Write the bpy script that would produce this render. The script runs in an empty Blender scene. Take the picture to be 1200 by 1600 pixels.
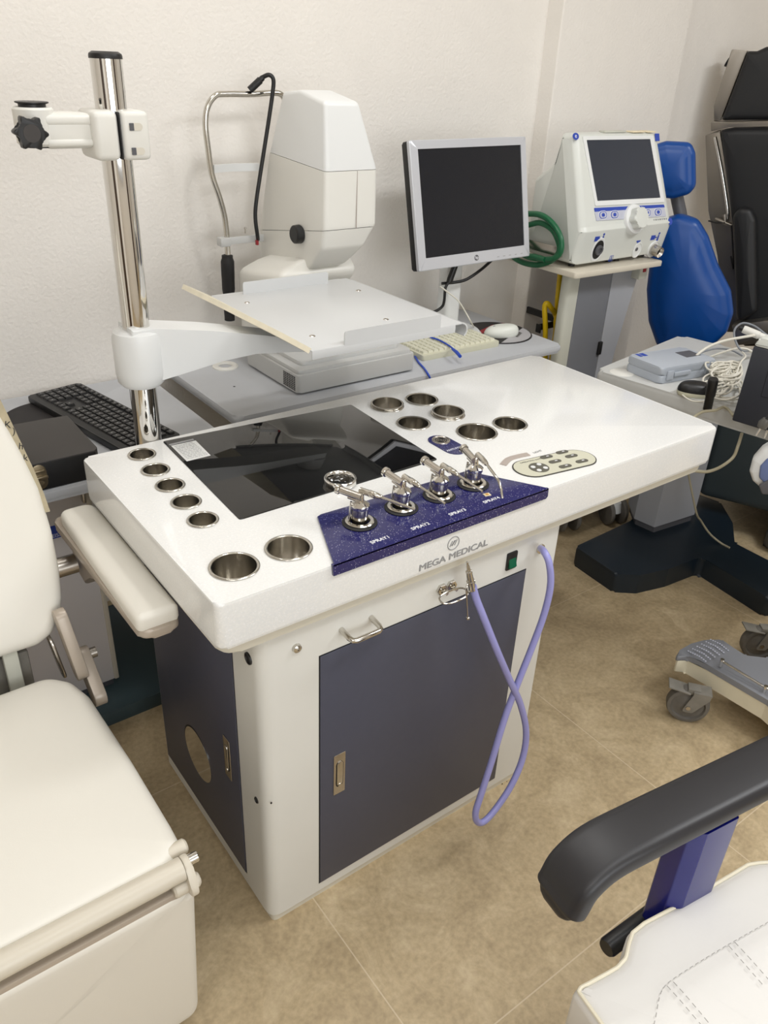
import bpy, bmesh, math, random
from mathutils import Vector, Matrix, Euler
random.seed(7)
SC = bpy.context.scene
COL = SC.collection
V = Vector
PI = math.pi

# ------------------------------------------------------------------ camera
CAM = V((-0.3714, -0.8483, 1.4679))
ROT = (1.0571, -0.0396, -0.6350)
FPX = 1263.2
RM = Euler(ROT, 'XYZ').to_matrix()
cd = bpy.data.cameras.new('camera'); cam = bpy.data.objects.new('camera', cd); COL.objects.link(cam)
cam.location = CAM; cam.rotation_euler = ROT
cd.sensor_fit = 'VERTICAL'; cd.sensor_height = 36.0; cd.lens = 36.0 * FPX / 1600.0
cd.clip_start = 0.02; cd.clip_end = 50
SC.camera = cam

# survey helpers: where a sight line of the photograph meets a real plane of the room
def ray(x, y): return RM @ V(((x - 600) / FPX, -(y - 800) / FPX, -1.0))
def AZ(x, y, z): d = ray(x, y); return CAM + d * ((z - CAM.z) / d.z)
def AY(x, y, Y): d = ray(x, y); return CAM + d * ((Y - CAM.y) / d.y)
def AX(x, y, X): d = ray(x, y); return CAM + d * ((X - CAM.x) / d.x)
def APL(x, y, P0, n): d = ray(x, y); P0 = V(P0); n = V(n); return CAM + d * ((P0 - CAM).dot(n) / d.dot(n))

# ------------------------------------------------------------------ materials
def lin(c):
    return tuple(((v / 255) / 12.92 if v / 255 <= 0.04045 else ((v / 255 + 0.055) / 1.055) ** 2.4) for v in c)

def mat(name, rgb, rough=0.5, metal=0.0, var=0.0, vscale=30, bump=0.0, bscale=200, coat=0.0, spec=0.5, dist=0.001, emit=None):
    m = bpy.data.materials.new(name); m.use_nodes = True
    nt = m.node_tree; b = nt.nodes['Principled BSDF']
    c = lin(rgb)
    b.inputs['Base Color'].default_value = (*c, 1)
    b.inputs['Roughness'].default_value = rough
    b.inputs['Metallic'].default_value = metal
    b.inputs['Coat Weight'].default_value = coat
    b.inputs['Specular IOR Level'].default_value = spec
    if emit:
        b.inputs['Emission Color'].default_value = (*lin(emit[0]), 1); b.inputs['Emission Strength'].default_value = emit[1]
    if var or bump:
        tc = nt.nodes.new('ShaderNodeTexCoord')
    if var:
        n = nt.nodes.new('ShaderNodeTexNoise'); n.inputs['Scale'].default_value = vscale; n.inputs['Detail'].default_value = 5
        nt.links.new(tc.outputs['Object'], n.inputs['Vector'])
        r = nt.nodes.new('ShaderNodeValToRGB')
        r.color_ramp.elements[0].position = .3; r.color_ramp.elements[1].position = .7
        r.color_ramp.elements[0].color = (*[x * (1 - var) for x in c], 1)
        r.color_ramp.elements[1].color = (*[min(1, x * (1 + var)) for x in c], 1)
        nt.links.new(n.outputs['Fac'], r.inputs['Fac']); nt.links.new(r.outputs['Color'], b.inputs['Base Color'])
    if bump:
        n2 = nt.nodes.new('ShaderNodeTexNoise'); n2.inputs['Scale'].default_value = bscale; n2.inputs['Detail'].default_value = 4
        nt.links.new(tc.outputs['Object'], n2.inputs['Vector'])
        bp = nt.nodes.new('ShaderNodeBump'); bp.inputs['Strength'].default_value = bump; bp.inputs['Distance'].default_value = dist
        nt.links.new(n2.outputs['Fac'], bp.inputs['Height']); nt.links.new(bp.outputs['Normal'], b.inputs['Normal'])
    return m

def floor_mat():
    m = bpy.data.materials.new('vinyl_tile'); m.use_nodes = True
    nt = m.node_tree; N = nt.nodes; L = nt.links; b = N['Principled BSDF']
    tc = N.new('ShaderNodeTexCoord')
    n = N.new('ShaderNodeTexNoise'); n.inputs['Scale'].default_value = 8; n.inputs['Detail'].default_value = 14; n.inputs['Roughness'].default_value = .70
    n.inputs['Distortion'].default_value = .9
    L.new(tc.outputs['Object'], n.inputs['Vector'])
    r = N.new('ShaderNodeValToRGB'); cr = r.color_ramp
    cr.elements[0].position = .22; cr.elements[0].color = (*lin((156, 137, 107)), 1)
    cr.elements[1].position = .8; cr.elements[1].color = (*lin((216, 197, 163)), 1)
    e = cr.elements.new(.52); e.color = (*lin((188, 168, 134)), 1)
    L.new(n.outputs['Fac'], r.inputs['Fac'])
    n3 = N.new('ShaderNodeTexNoise'); n3.inputs['Scale'].default_value = 90; n3.inputs['Detail'].default_value = 8
    L.new(tc.outputs['Object'], n3.inputs['Vector'])
    mx3 = N.new('ShaderNodeMix'); mx3.data_type = 'RGBA'; mx3.blend_type = 'OVERLAY'; mx3.inputs[0].default_value = .32
    L.new(r.outputs['Color'], mx3.inputs[6]); L.new(n3.outputs['Fac'], mx3.inputs[7])
    sx = N.new('ShaderNodeSeparateXYZ'); L.new(tc.outputs['Object'], sx.inputs[0])
    masks = []
    for ax, off in (('X', .17), ('Y', -.36)):
        a = N.new('ShaderNodeMath'); a.operation = 'SUBTRACT'; a.inputs[1].default_value = off - 8.1 - .405; L.new(sx.outputs[ax], a.inputs[0])
        f = N.new('ShaderNodeMath'); f.operation = 'MODULO'; f.inputs[1].default_value = .81; L.new(a.outputs[0], f.inputs[0])
        d = N.new('ShaderNodeMath'); d.operation = 'SUBTRACT'; d.inputs[1].default_value = .405; L.new(f.outputs[0], d.inputs[0])
        ab = N.new('ShaderNodeMath'); ab.operation = 'ABSOLUTE'; L.new(d.outputs[0], ab.inputs[0])
        lt = N.new('ShaderNodeMath'); lt.operation = 'LESS_THAN'; lt.inputs[1].default_value = .0013; L.new(ab.outputs[0], lt.inputs[0])
        masks.append(lt)
    mxm = N.new('ShaderNodeMath'); mxm.operation = 'MAXIMUM'; L.new(masks[0].outputs[0], mxm.inputs[0]); L.new(masks[1].outputs[0], mxm.inputs[1])
    sc_ = N.new('ShaderNodeMath'); sc_.operation = 'MULTIPLY'; sc_.inputs[1].default_value = .6; L.new(mxm.outputs[0], sc_.inputs[0])
    mx = N.new('ShaderNodeMix'); mx.data_type = 'RGBA'; L.new(sc_.outputs[0], mx.inputs[0]); L.new(mx3.outputs[2], mx.inputs[6])
    mx.inputs[7].default_value = (*lin((222, 206, 178)), 1)
    L.new(mx.outputs[2], b.inputs['Base Color'])
    b.inputs['Roughness'].default_value = .42; b.inputs['Specular IOR Level'].default_value = .35
    bp = N.new('ShaderNodeBump'); bp.inputs['Strength'].default_value = .15; bp.inputs['Distance'].default_value = .002
    L.new(n3.outputs['Fac'], bp.inputs['Height']); L.new(bp.outputs['Normal'], b.inputs['Normal'])
    return m

def speckle(name, base, dot, scale, size, rough, coat=0.0, dot2=None):
    m = bpy.data.materials.new(name); m.use_nodes = True
    nt = m.node_tree; N = nt.nodes; L = nt.links; b = N['Principled BSDF']
    tc = N.new('ShaderNodeTexCoord')
    v = N.new('ShaderNodeTexVoronoi'); v.inputs['Scale'].default_value = scale
    L.new(tc.outputs['Object'], v.inputs['Vector'])
    sep = N.new('ShaderNodeSeparateColor'); L.new(v.outputs['Color'], sep.inputs[0])
    mul = N.new('ShaderNodeMath'); mul.operation = 'MULTIPLY'; mul.inputs[1].default_value = size; L.new(sep.outputs[0], mul.inputs[0])
    lt = N.new('ShaderNodeMath'); lt.operation = 'LESS_THAN'; L.new(v.outputs['Distance'], lt.inputs[0]); L.new(mul.outputs[0], lt.inputs[1])
    mx = N.new('ShaderNodeMix'); mx.data_type = 'RGBA'; L.new(lt.outputs[0], mx.inputs[0])
    mx.inputs[6].default_value = (*lin(base), 1); mx.inputs[7].default_value = (*lin(dot), 1)
    out = mx.outputs[2]
    if dot2:
        n = N.new('ShaderNodeTexNoise'); n.inputs['Scale'].default_value = 260; n.inputs['Detail'].default_value = 3
        L.new(tc.outputs['Object'], n.inputs['Vector'])
        r = N.new('ShaderNodeValToRGB'); r.color_ramp.elements[0].position = .42; r.color_ramp.elements[1].position = .62
        L.new(n.outputs['Fac'], r.inputs['Fac'])
        mx2 = N.new('ShaderNodeMix'); mx2.data_type = 'RGBA'; L.new(r.outputs['Color'], mx2.inputs[0])
        L.new(out, mx2.inputs[7]); mx2.inputs[6].default_value = (*lin(dot2), 1); out = mx2.outputs[2]
    L.new(out, b.inputs['Base Color'])
    b.inputs['Roughness'].default_value = rough; b.inputs['Coat Weight'].default_value = coat; b.inputs['Coat Roughness'].default_value = .05
    return m

M = {}
M['wall'] = mat('wall_plaster', (236, 231, 224), .75, bump=.42, bscale=110, var=.012, vscale=12, dist=.004)
M['ceil'] = mat('ceiling_paint', (235, 232, 226), .8)
M['floor'] = floor_mat()
M['stone'] = speckle('white_speckled_stone', (236, 235, 232), (246, 246, 246), 330, .40, .14, .15, (231, 231, 229))
M['navyq'] = speckle('navy_speckled_stone', (30, 31, 92), (204, 206, 228), 400, .24, .16, .3)
M['cream'] = mat('cream_enamel', (224, 223, 217), .38, var=.015, vscale=8)
M['lip'] = mat('lip_enamel', (216, 211, 196), .45)
M['greydoor'] = mat('slate_enamel', (80, 81, 94), .40, spec=.25, var=.02, vscale=60)
M['dark'] = mat('dark_gap', (18, 18, 20), .6)
M['chrome'] = mat('chrome', (226, 224, 220), .06, 1.0)
M['steel'] = mat('brushed_steel', (196, 190, 182), .26, 1.0)
M['cup'] = mat('cup_steel', (196, 192, 184), .20, 1.0)
M['nickel'] = mat('nickel', (204, 200, 192), .16, 1.0)
M['glass'] = mat('black_glass', (10, 10, 11), .03, 0, spec=.7)
M['green'] = mat('green_switch', (12, 92, 62), .25)
M['hose'] = mat('lilac_hose', (158, 158, 218), .35, coat=.2)
M['print_grey'] = mat('grey_print', (150, 150, 150), .5)
M['print_white'] = mat('white_print', (236, 236, 240), .5)
M['print_dark'] = mat('dark_print', (60, 58, 52), .5)
M['print_blue'] = mat('blue_print', (40, 70, 170), .4)
M['olive'] = mat('control_beige', (206, 204, 184), .4)
M['btn'] = mat('button_dark', (92, 90, 80), .45)
M['taupe'] = mat('taupe_sticker', (176, 164, 156), .45)
M['label'] = mat('paper_label', (220, 220, 218), .5)
M['white'] = mat('white_plastic', (226, 227, 226), .38)
M['offwhite'] = mat('ivory_plastic', (226, 224, 217), .40)
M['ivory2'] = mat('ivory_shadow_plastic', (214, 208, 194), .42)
M['traywhite'] = mat('tray_enamel', (204, 205, 205), .35, var=.01, vscale=10)
M['yellowed'] = mat('yellowed_edge', (230, 222, 200), .45, var=.05, vscale=40)
M['black'] = mat('black_plastic', (22, 22, 23), .42)
M['blackmatte'] = mat('black_rubber', (26, 25, 26), .6)
M['keyblack'] = mat('black_keycap', (32, 32, 33), .38)
M['case_black'] = mat('charcoal_card', (58, 54, 52), .55)
M['silver'] = mat('silver_bezel', (206, 208, 214), .32, .35)
M['lcd'] = mat('lcd_off', (26, 28, 34), .22, spec=.4)
M['lcd2'] = mat('lcd_touch', (44, 50, 62), .16, spec=.5)
M['desk'] = mat('grey_desk', (188, 190, 194), .42, var=.01, vscale=40)
M['desk2'] = mat('grey_table', (198, 198, 195), .40, var=.015, vscale=40)
M['column'] = mat('grey_column', (160, 162, 168), .42)
M['colface'] = mat('pale_column', (228, 222, 221), .38)
M['teal'] = mat('dark_teal_base', (60, 78, 84), .42, var=.05, vscale=6)
M['reflection_door'] = mat('dark_reflection_door', (66, 48, 36), .4)  # dark brown of the added doors mirrored in the chrome
M['navybase'] = mat('navy_base', (22, 34, 44), .38)
M['leather'] = mat('ivory_leather', (228, 224, 214), .46, bump=.12, bscale=520, dist=.0006)
M['leather_w'] = mat('white_leather', (222, 219, 214), .44, bump=.10, bscale=420, dist=.0006)
M['piping'] = mat('cream_piping', (228, 220, 198), .4)
M['stitch'] = mat('stitching', (168, 164, 160), .7)
M['frame'] = mat('beige_frame', (208, 200, 184), .36)
M['taupe_metal'] = mat('taupe_metal', (178, 166, 152), .35, .2)
M['bluemetal'] = mat('blue_enamel', (14, 20, 104), .26, coat=.15)
M['armpad'] = mat('charcoal_foam', (37, 36, 39), .42, bump=.1, bscale=300, dist=.0006)
M['bluevinyl'] = mat('blue_vinyl', (0, 68, 144), .36)
M['keycream'] = mat('cream_keycap', (222, 220, 200), .45)
M['kbcream'] = mat('cream_keyboard', (208, 206, 184), .45)
M['mousegrey'] = mat('mouse_white', (222, 224, 216), .35)
M['red'] = mat('red_print', (150, 30, 40), .5)
M['padblack'] = mat('pad_black', (28, 24, 26), .6)
M['padgrey'] = mat('pad_grey', (176, 174, 176), .6)
M['gpipe'] = mat('green_hose', (14, 92, 56), .34)
M['ypipe'] = mat('yellow_hose', (232, 196, 20), .38)
M['bluecable'] = mat('blue_cable', (36, 76, 190), .4)
M['whitecable'] = mat('white_cable', (222, 218, 206), .45)
M['greycable'] = mat('grey_cable', (130, 134, 140), .45)
M['beigecable'] = mat('beige_cable', (170, 162, 138), .45)
M['casegrey'] = mat('pale_case', (174, 180, 189), .45)
M['darkbox'] = mat('dark_housing', (52, 54, 62), .4)
M['machine'] = mat('machine_white', (212, 214, 208), .36)
M['machine_side'] = mat('machine_side', (196, 196, 184), .42)
M['strip'] = mat('grey_strip', (190, 192, 206), .4)
M['brass'] = mat('pewter', (150, 138, 116), .3, .9)
M['board'] = mat('board_edge', (168, 156, 128), .6, var=.1, vscale=60)
M['castergrey'] = mat('worn_caster', (128, 124, 116), .55, var=.12, vscale=40)
M['tyre'] = mat('tyre_grey', (104, 100, 94), .6, var=.1, vscale=50)
M['panelgrey'] = mat('panel_grey', (118, 120, 126), .4)
M['basegrey'] = mat('pale_grey_plastic', (196, 196, 194), .42)
M['cartgrey'] = mat('cart_grey', (132, 134, 140), .38)
M['cartcream'] = mat('cart_cream', (222, 214, 190), .45, var=.03, vscale=20)
M['steeldull'] = mat('dull_steel', (150, 144, 136), .32, .85)
M['blackpad'] = mat('black_pad', (20, 21, 24), .5)
M['slate'] = mat('slate_cover', (58, 68, 72), .6)
M['darkgrey'] = mat('dark_grey_metal', (88, 88, 92), .4)
M['clear'] = mat('smoke_plug', (90, 88, 84), .3)
M['blueinset'] = mat('blue_inset', (104, 120, 164), .4)
M['orange'] = mat('orange_sticker', (214, 160, 70), .5)
M['amber'] = mat('cream_sticker', (236, 222, 190), .5)

# ------------------------------------------------------------------ object helpers
def root_loc(o):
    while o.parent: o = o.parent
    return V(o.location)

def tag(o, label=None, cat=None, group=None, kind=None):
    if label: o['label'] = label
    if cat: o['category'] = cat
    if group: o['group'] = group
    if kind: o['kind'] = kind
    return o

def thing(name, loc, label, cat, group=None):
    o = bpy.data.objects.new(name, None); COL.objects.link(o); o.location = loc
    o.empty_display_size = .05
    return tag(o, label, cat, group)

class MB:
    def __init__(s): s.bm = bmesh.new()
    def box(s, a, b, bev=0.0, seg=2, mtx=None):
        x0, y0, z0 = a; x1, y1, z1 = b
        vs = [s.bm.verts.new(p) for p in ((x0,y0,z0),(x1,y0,z0),(x1,y1,z0),(x0,y1,z0),(x0,y0,z1),(x1,y0,z1),(x1,y1,z1),(x0,y1,z1))]
        fs = [s.bm.faces.new([vs[i] for i in f]) for f in ((3,2,1,0),(4,5,6,7),(0,1,5,4),(1,2,6,5),(2,3,7,6),(3,0,4,7))]
        if bev:
            es = {e for f in fs for e in f.edges}
            r = bmesh.ops.bevel(s.bm, geom=list(es), offset=bev, segments=seg, affect='EDGES', profile=.5)
            vs = list({v for f in r['faces'] for v in f.verts} | {v for v in vs if v.is_valid})
        if mtx: bmesh.ops.transform(s.bm, matrix=mtx, verts=vs)
        return s
    def prism(s, pts, z0, z1, mtx=None, bev=0.0, seg=2, bevbot=True, fn=None, bevside=0.0):
        n = len(pts)
        a = [s.bm.verts.new((p[0], p[1], z0)) for p in pts]; b = [s.bm.verts.new((p[0], p[1], z1)) for p in pts]
        f0 = s.bm.faces.new(a[::-1]); f1 = s.bm.faces.new(b)
        sd = [s.bm.faces.new((a[i], a[(i+1) % n], b[(i+1) % n], b[i])) for i in range(n)]
        vs = a + b
        if bev:
            es = list(f1.edges) + (list(f0.edges) if bevbot else [])
            r = bmesh.ops.bevel(s.bm, geom=es, offset=bev, segments=seg, affect='EDGES', profile=.5)
            vs = list({v for f in r['faces'] for v in f.verts} | {v for v in vs if v.is_valid})
        if fn:
            for v in vs: v.co = V(fn(v.co))
        if mtx: bmesh.ops.transform(s.bm, matrix=mtx, verts=vs)
        return s
    def cyl(s, p0, p1, r, r1=None, seg=24, bev=0.0):
        p0 = V(p0); p1 = V(p1); r1 = r if r1 is None else r1
        d = (p1 - p0); q = d.to_track_quat('Z', 'Y').to_matrix()
        h = d.length
        prof = [(0, 0), (r, 0), (r1, h), (0, h)] if not bev else [(0, 0), (r - bev, 0), (r, bev), (r1, h - bev), (r1 - bev, h), (0, h)]
        return s.lathe(prof, p0, q, seg)
    def lathe(s, prof, o=(0, 0, 0), q=None, seg=24, sx=1.0, sy=1.0):
        o = V(o); q = q or Matrix.Identity(3)
        rings = []
        for (r, z) in prof:
            if r < 1e-7: rings.append([s.bm.verts.new(o + q @ V((0, 0, z)))])
            else: rings.append([s.bm.verts.new(o + q @ V((r*math.cos(2*PI*k/seg)*sx, r*math.sin(2*PI*k/seg)*sy, z))) for k in range(seg)])
        for A, B in zip(rings, rings[1:]):
            if len(A) == 1 and len(B) == 1: continue
            for k in range(seg):
                k2 = (k + 1) % seg
                if len(A) == 1: s.bm.faces.new((A[0], B[k2], B[k]))
                elif len(B) == 1: s.bm.faces.new((A[k], A[k2], B[0]))
                else: s.bm.faces.new((A[k], A[k2], B[k2], B[k]))
        return s
    def tube(s, pts, r, seg=10, closed=False, sub=0, cap=True):
        pts = [V(p) for p in pts]
        if sub: pts = catmull(pts, sub, closed)
        n = len(pts)
        rs = r if isinstance(r, (list, tuple)) else None
        tang = []
        for i in range(n):
            if closed: t = pts[(i+1) % n] - pts[i-1]
            else: t = pts[min(i+1, n-1)] - pts[max(i-1, 0)]
            tang.append(t.normalized())
        up = V((0, 0, 1)) if abs(tang[0].z) < .9 else V((1, 0, 0))
        nrm = (up - tang[0] * up.dot(tang[0])).normalized()
        rings = []
        for i in range(n):
            if i:
                nrm = (nrm - tang[i] * nrm.dot(tang[i]))
                nrm = nrm.normalized() if nrm.length > 1e-6 else tang[i].orthogonal().normalized()
            bi = tang[i].cross(nrm)
            rr = rs[min(len(rs) - 1, int(round(i / max(1, n - 1) * (len(rs) - 1))))] if rs else r
            rings.append([s.bm.verts.new(pts[i] + nrm * math.cos(2*PI*k/seg) * rr + bi * math.sin(2*PI*k/seg) * rr) for k in range(seg)])
        for i in range(n if closed else n - 1):
            A = rings[i]; B = rings[(i+1) % n]
            for k in range(seg): s.bm.faces.new((A[k], A[(k+1) % seg], B[(k+1) % seg], B[k]))
        if not closed and cap:
            s.bm.faces.new(rings[0][::-1]); s.bm.faces.new(rings[-1])
        return s
    def rings(s, loops, cap0=True, cap1=True):
        L = [[s.bm.verts.new(p) for p in lp] for lp in loops]
        n = len(L[0])
        for A, B in zip(L, L[1:]):
            for k in range(n): s.bm.faces.new((A[k], A[(k+1) % n], B[(k+1) % n], B[k]))
        if cap0: s.bm.faces.new(L[0][::-1])
        if cap1: s.bm.faces.new(L[-1])
        return s
    def pad(s, outline, z0, z1, r, crown=0.0, mtx=None, dish=None):
        """upholstered pad over a 2-D outline (counter-clockwise): rolled edges and a crowned top"""
        n = len(outline)
        def inset(d):
            out = []
            for i in range(n):
                p = V(outline[i][:2]); a = V(outline[i-1][:2]); b = V(outline[(i+1) % n][:2])
                t = (b - a)
                t = t.normalized() if t.length > 1e-9 else V((1, 0))
                out.append(p + V((-t.y, t.x)) * d)
            return out
        c = V((sum(p[0] for p in outline) / n, sum(p[1] for p in outline) / n))
        loops = []
        for d, z in ((r * .6, z0), (r * .15, z0 + r * .2), (0, z0 + r * .6)):
            loops.append([V((p.x, p.y, z)) for p in inset(d)])
        for k in range(0, 6):
            a = k / 5 * PI / 2
            loops.append([V((p.x, p.y, z1 - r + r * math.sin(a))) for p in inset(r * (1 - math.cos(a)))])
        base = inset(r)
        for t in (.92, .8, .62, .42, .2):
            loops.append([V((c.x + (p.x - c.x) * t, c.y + (p.y - c.y) * t, z1 + crown * (1 - t ** 3))) for p in base])
        start = len(s.bm.verts)
        L = [[s.bm.verts.new(p) for p in lp] for lp in loops]
        for A, B in zip(L, L[1:]):
            for k in range(n): s.bm.faces.new((A[k], A[(k+1) % n], B[(k+1) % n], B[k]))
        s.bm.faces.new(L[0][::-1])
        cv = s.bm.verts.new((c.x, c.y, z1 + crown))
        for k in range(n): s.bm.faces.new((L[-1][k], L[-1][(k+1) % n], cv))
        vs = [v for lp in L for v in lp] + [cv]
        if mtx: bmesh.ops.transform(s.bm, matrix=mtx, verts=vs)
        return s
    def xform(s, m): bmesh.ops.transform(s.bm, matrix=m, verts=s.bm.verts[:]); return s
    def build(s, name, m, parent=None, loc=None, smooth=True, ang=38):
        bmesh.ops.recalc_face_normals(s.bm, faces=s.bm.faces[:])
        L = root_loc(parent) if parent else (V(loc) if loc is not None else None)
        if L is None:
            xs = [v.co for v in s.bm.verts]
            L = V(((min(c.x for c in xs) + max(c.x for c in xs)) / 2, (min(c.y for c in xs) + max(c.y for c in xs)) / 2, min(c.z for c in xs)))
        bmesh.ops.translate(s.bm, vec=-L, verts=s.bm.verts[:])
        me = bpy.data.meshes.new(name); s.bm.to_mesh(me); s.bm.free()
        if smooth:
            me.polygons.foreach_set('use_smooth', [True] * len(me.polygons)); me.set_sharp_from_angle(angle=math.radians(ang))
        me.materials.append(M[m])
        o = bpy.data.objects.new(name, me); COL.objects.link(o)
        if parent: o.parent = parent
        else: o.location = L
        return o

def catmull(P, k, closed=False):
    out = []; n = len(P)
    for i in range(n if closed else n - 1):
        if closed: a, b, c, d = P[i-1], P[i], P[(i+1) % n], P[(i+2) % n]
        else: a, b, c, d = P[max(i-1, 0)], P[i], P[i+1], P[min(i+2, n-1)]
        for j in range(k):
            t = j / k
            out.append(.5 * ((2*b) + (c - a) * t + (2*a - 5*b + 4*c - d) * t*t + (3*b - a - 3*c + d) * t**3))
    if not closed: out.append(P[-1])
    return out

def rpoly(pts, r, seg=5):
    """polygon with filleted corners; r is one radius or one per corner"""
    n = len(pts); out = []
    for i in range(n):
        p = V(pts[i][:2]); a = V(pts[i-1][:2]); b = V(pts[(i+1) % n][:2])
        ri = r[i] if isinstance(r, (list, tuple)) else r
        d1 = (a - p); d2 = (b - p); l1 = d1.length; l2 = d2.length
        if ri <= 0 or l1 < 1e-6 or l2 < 1e-6: out.append((p.x, p.y)); continue
        d1 /= l1; d2 /= l2
        ang = d1.angle(d2)
        if ang > PI - .05: out.append((p.x, p.y)); continue
        t = min(ri / math.tan(ang / 2), l1 * .48, l2 * .48)
        p1 = p + d1 * t; p2 = p + d2 * t
        for k in range(seg + 1):
            u = k / seg
            q = p1 * (1-u)**2 + p * 2*u*(1-u) + p2 * u*u
            out.append((q.x, q.y))
    return out

def resample(poly, step):
    P = [V(p[:2]) for p in poly]; out = []
    for i in range(len(P)):
        a, b = P[i], P[(i+1) % len(P)]
        k = max(1, int((b - a).length / step))
        for j in range(k): q = a + (b - a) * (j / k); out.append((q.x, q.y))
    return out

def ccw(poly):
    A = sum(poly[i-1][0] * poly[i][1] - poly[i][0] * poly[i-1][1] for i in range(len(poly)))
    return poly if A > 0 else poly[::-1]

def rect(x0, y0, x1, y1, r=0, seg=5):
    p = [(x0, y0), (x1, y0), (x1, y1), (x0, y1)]
    return rpoly(p, r, seg) if r else p

def stadium(c, a, r, n=12):
    """stadium around the segment c-a..c+a with radius r"""
    c = V(c); a = V(a); d = a.normalized(); w = V((-d.y, d.x)); out = []
    for k in range(n + 1):
        t = -PI/2 + PI * k / n; out.append(c + a + d * r * math.cos(t) + w * r * math.sin(t))
    for k in range(n + 1):
        t = PI/2 + PI * k / n; out.append(c - a + d * r * math.cos(t) + w * r * math.sin(t))
    return [(p.x, p.y) for p in out]

def frame_m(o, u, v, w=None):
    u = V(u).normalized(); v = V(v); v = (v - u * v.dot(u)).normalized(); w = u.cross(v)
    m = Matrix((u, v, w)).transposed().to_4x4(); m.translation = V(o); return m

def text(name, body, size, m, parent, mtx, align='CENTER', ext=.0002, sx=1.0, bold=0.0, fit=None):
    cu = bpy.data.curves.new(name, 'FONT'); cu.body = body; cu.size = size; cu.align_x = align; cu.align_y = 'CENTER'; cu.extrude = ext
    t = bpy.data.objects.new(name, cu); COL.objects.link(t)
    bpy.context.view_layer.update()
    dg = bpy.context.evaluated_depsgraph_get()
    me = bpy.data.meshes.new_from_object(t.evaluated_get(dg))
    bpy.data.objects.remove(t)
    if fit:
        xs = [v.co.x for v in me.vertices]; sx = fit / (max(xs) - min(xs))
    me.transform(Matrix.Diagonal((sx, 1, 1, 1))); me.transform(mtx); me.transform(Matrix.Translation(-root_loc(parent)))
    if bold:
        bm = bmesh.new(); R3 = mtx.to_3x3()
        for k, (dx, dy) in enumerate(((-1, 0), (1, 0), (0, -.6), (0, .6))):
            m2 = me.copy(); m2.transform(Matrix.Translation(R3 @ V((dx * bold, dy * bold, .00004 * (k + 1))))); bm.from_mesh(m2); bpy.data.meshes.remove(m2)
        bm.to_mesh(me); bm.free()
    me.name = name; me.materials.clear(); me.materials.append(M[m])
    o = bpy.data.objects.new(name, me); COL.objects.link(o); o.parent = parent
    return o

def struct(name, mb, m, smooth=False):
    o = mb.build(name, m, None, (0, 0, 0), smooth=smooth); o['kind'] = 'structure'; return o

FLAT = lambda x, y, z: frame_m((x, y, z), (1, 0, 0), (0, 1, 0))          # lies on a level surface, reads from the -Y side
FRONT = lambda x, y, z: frame_m((x, y, z), (1, 0, 0), (0, 0, 1))         # upright, faces -Y

# ------------------------------------------------------------------ room
YW = 1.22; XL = -2.0; XR = 4.2; YF = -3.0; ZC = 2.75
struct('floor', MB().box((XL - .1, YF - .1, -.08), (XR + .1, YW + .12, 0)), 'floor')
struct('ceiling', MB().box((XL - .1, YF - .1, ZC), (XR + .1, YW + .12, ZC + .08)), 'ceil')
struct('wall_back', MB().box((XL - .1, YW, 0), (XR + .1, YW + .12, ZC)), 'wall')
struct('wall_left', MB().box((XL - .1, YF - .1, 0), (XL, YW, ZC)), 'wall')
struct('wall_right', MB().box((XR, YF - .1, 0), (XR + .1, YW, ZC)), 'wall')
struct('wall_front', MB().box((XL, YF - .1, 0), (XR, YF, ZC)), 'wall')
struct('wall_column', MB().prism(rpoly([(1.772, YW + .02), (1.785, 1.165), (2.425, 1.165), (2.43, YW + .02)], [0, .006, .006, 0], 3), 0, ZC), 'wall')

struct('reflection_door_1', MB().box((XL - .02, -1.3, 0), (XL + .03, -.4, 2.1), .004), 'reflection_door')  # unseen door, added to give the chrome pole dark streaks to reflect
struct('reflection_door_2', MB().box((2.2, YF - .02, 0), (3.1, YF + .03, 2.1), .004), 'reflection_door')  # second unseen dark door, added for contrast in chrome reflections
struct('window_1', MB().box((-1.4, YF, .8), (.8, YF + .03, 2.2), .004), 'silver')

# ------------------------------------------------------------------ ENT treatment unit
L_, D_, H = 1.1888, .5535, .80
unit = thing('treatment_unit', (.45, .27, 0), 'white stone topped treatment cabinet with slate grey doors and navy spray panel', 'medical cabinet')
cx0, cx1, cy0, cy1 = .074, .742, .024, .518
b = MB(); b.prism(rpoly([(cx0, cy0), (cx1, cy0), (cx1, cy1), (cx0, cy1)], [.026, .012, .02, .02], 6), .018, .700)
body = b.build('cabinet_body', 'cream', unit)
MB().prism(rect(cx0 + .006, cy0 + .004, cx1 - .004, cy1 - .006, .012), 0, .019).build('plinth', 'lip', unit)
MB().prism(rect(.010, .010, L_ - .010, D_ - .012, .028), .698, .721, bev=.004).build('top_apron', 'lip', unit)

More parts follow.
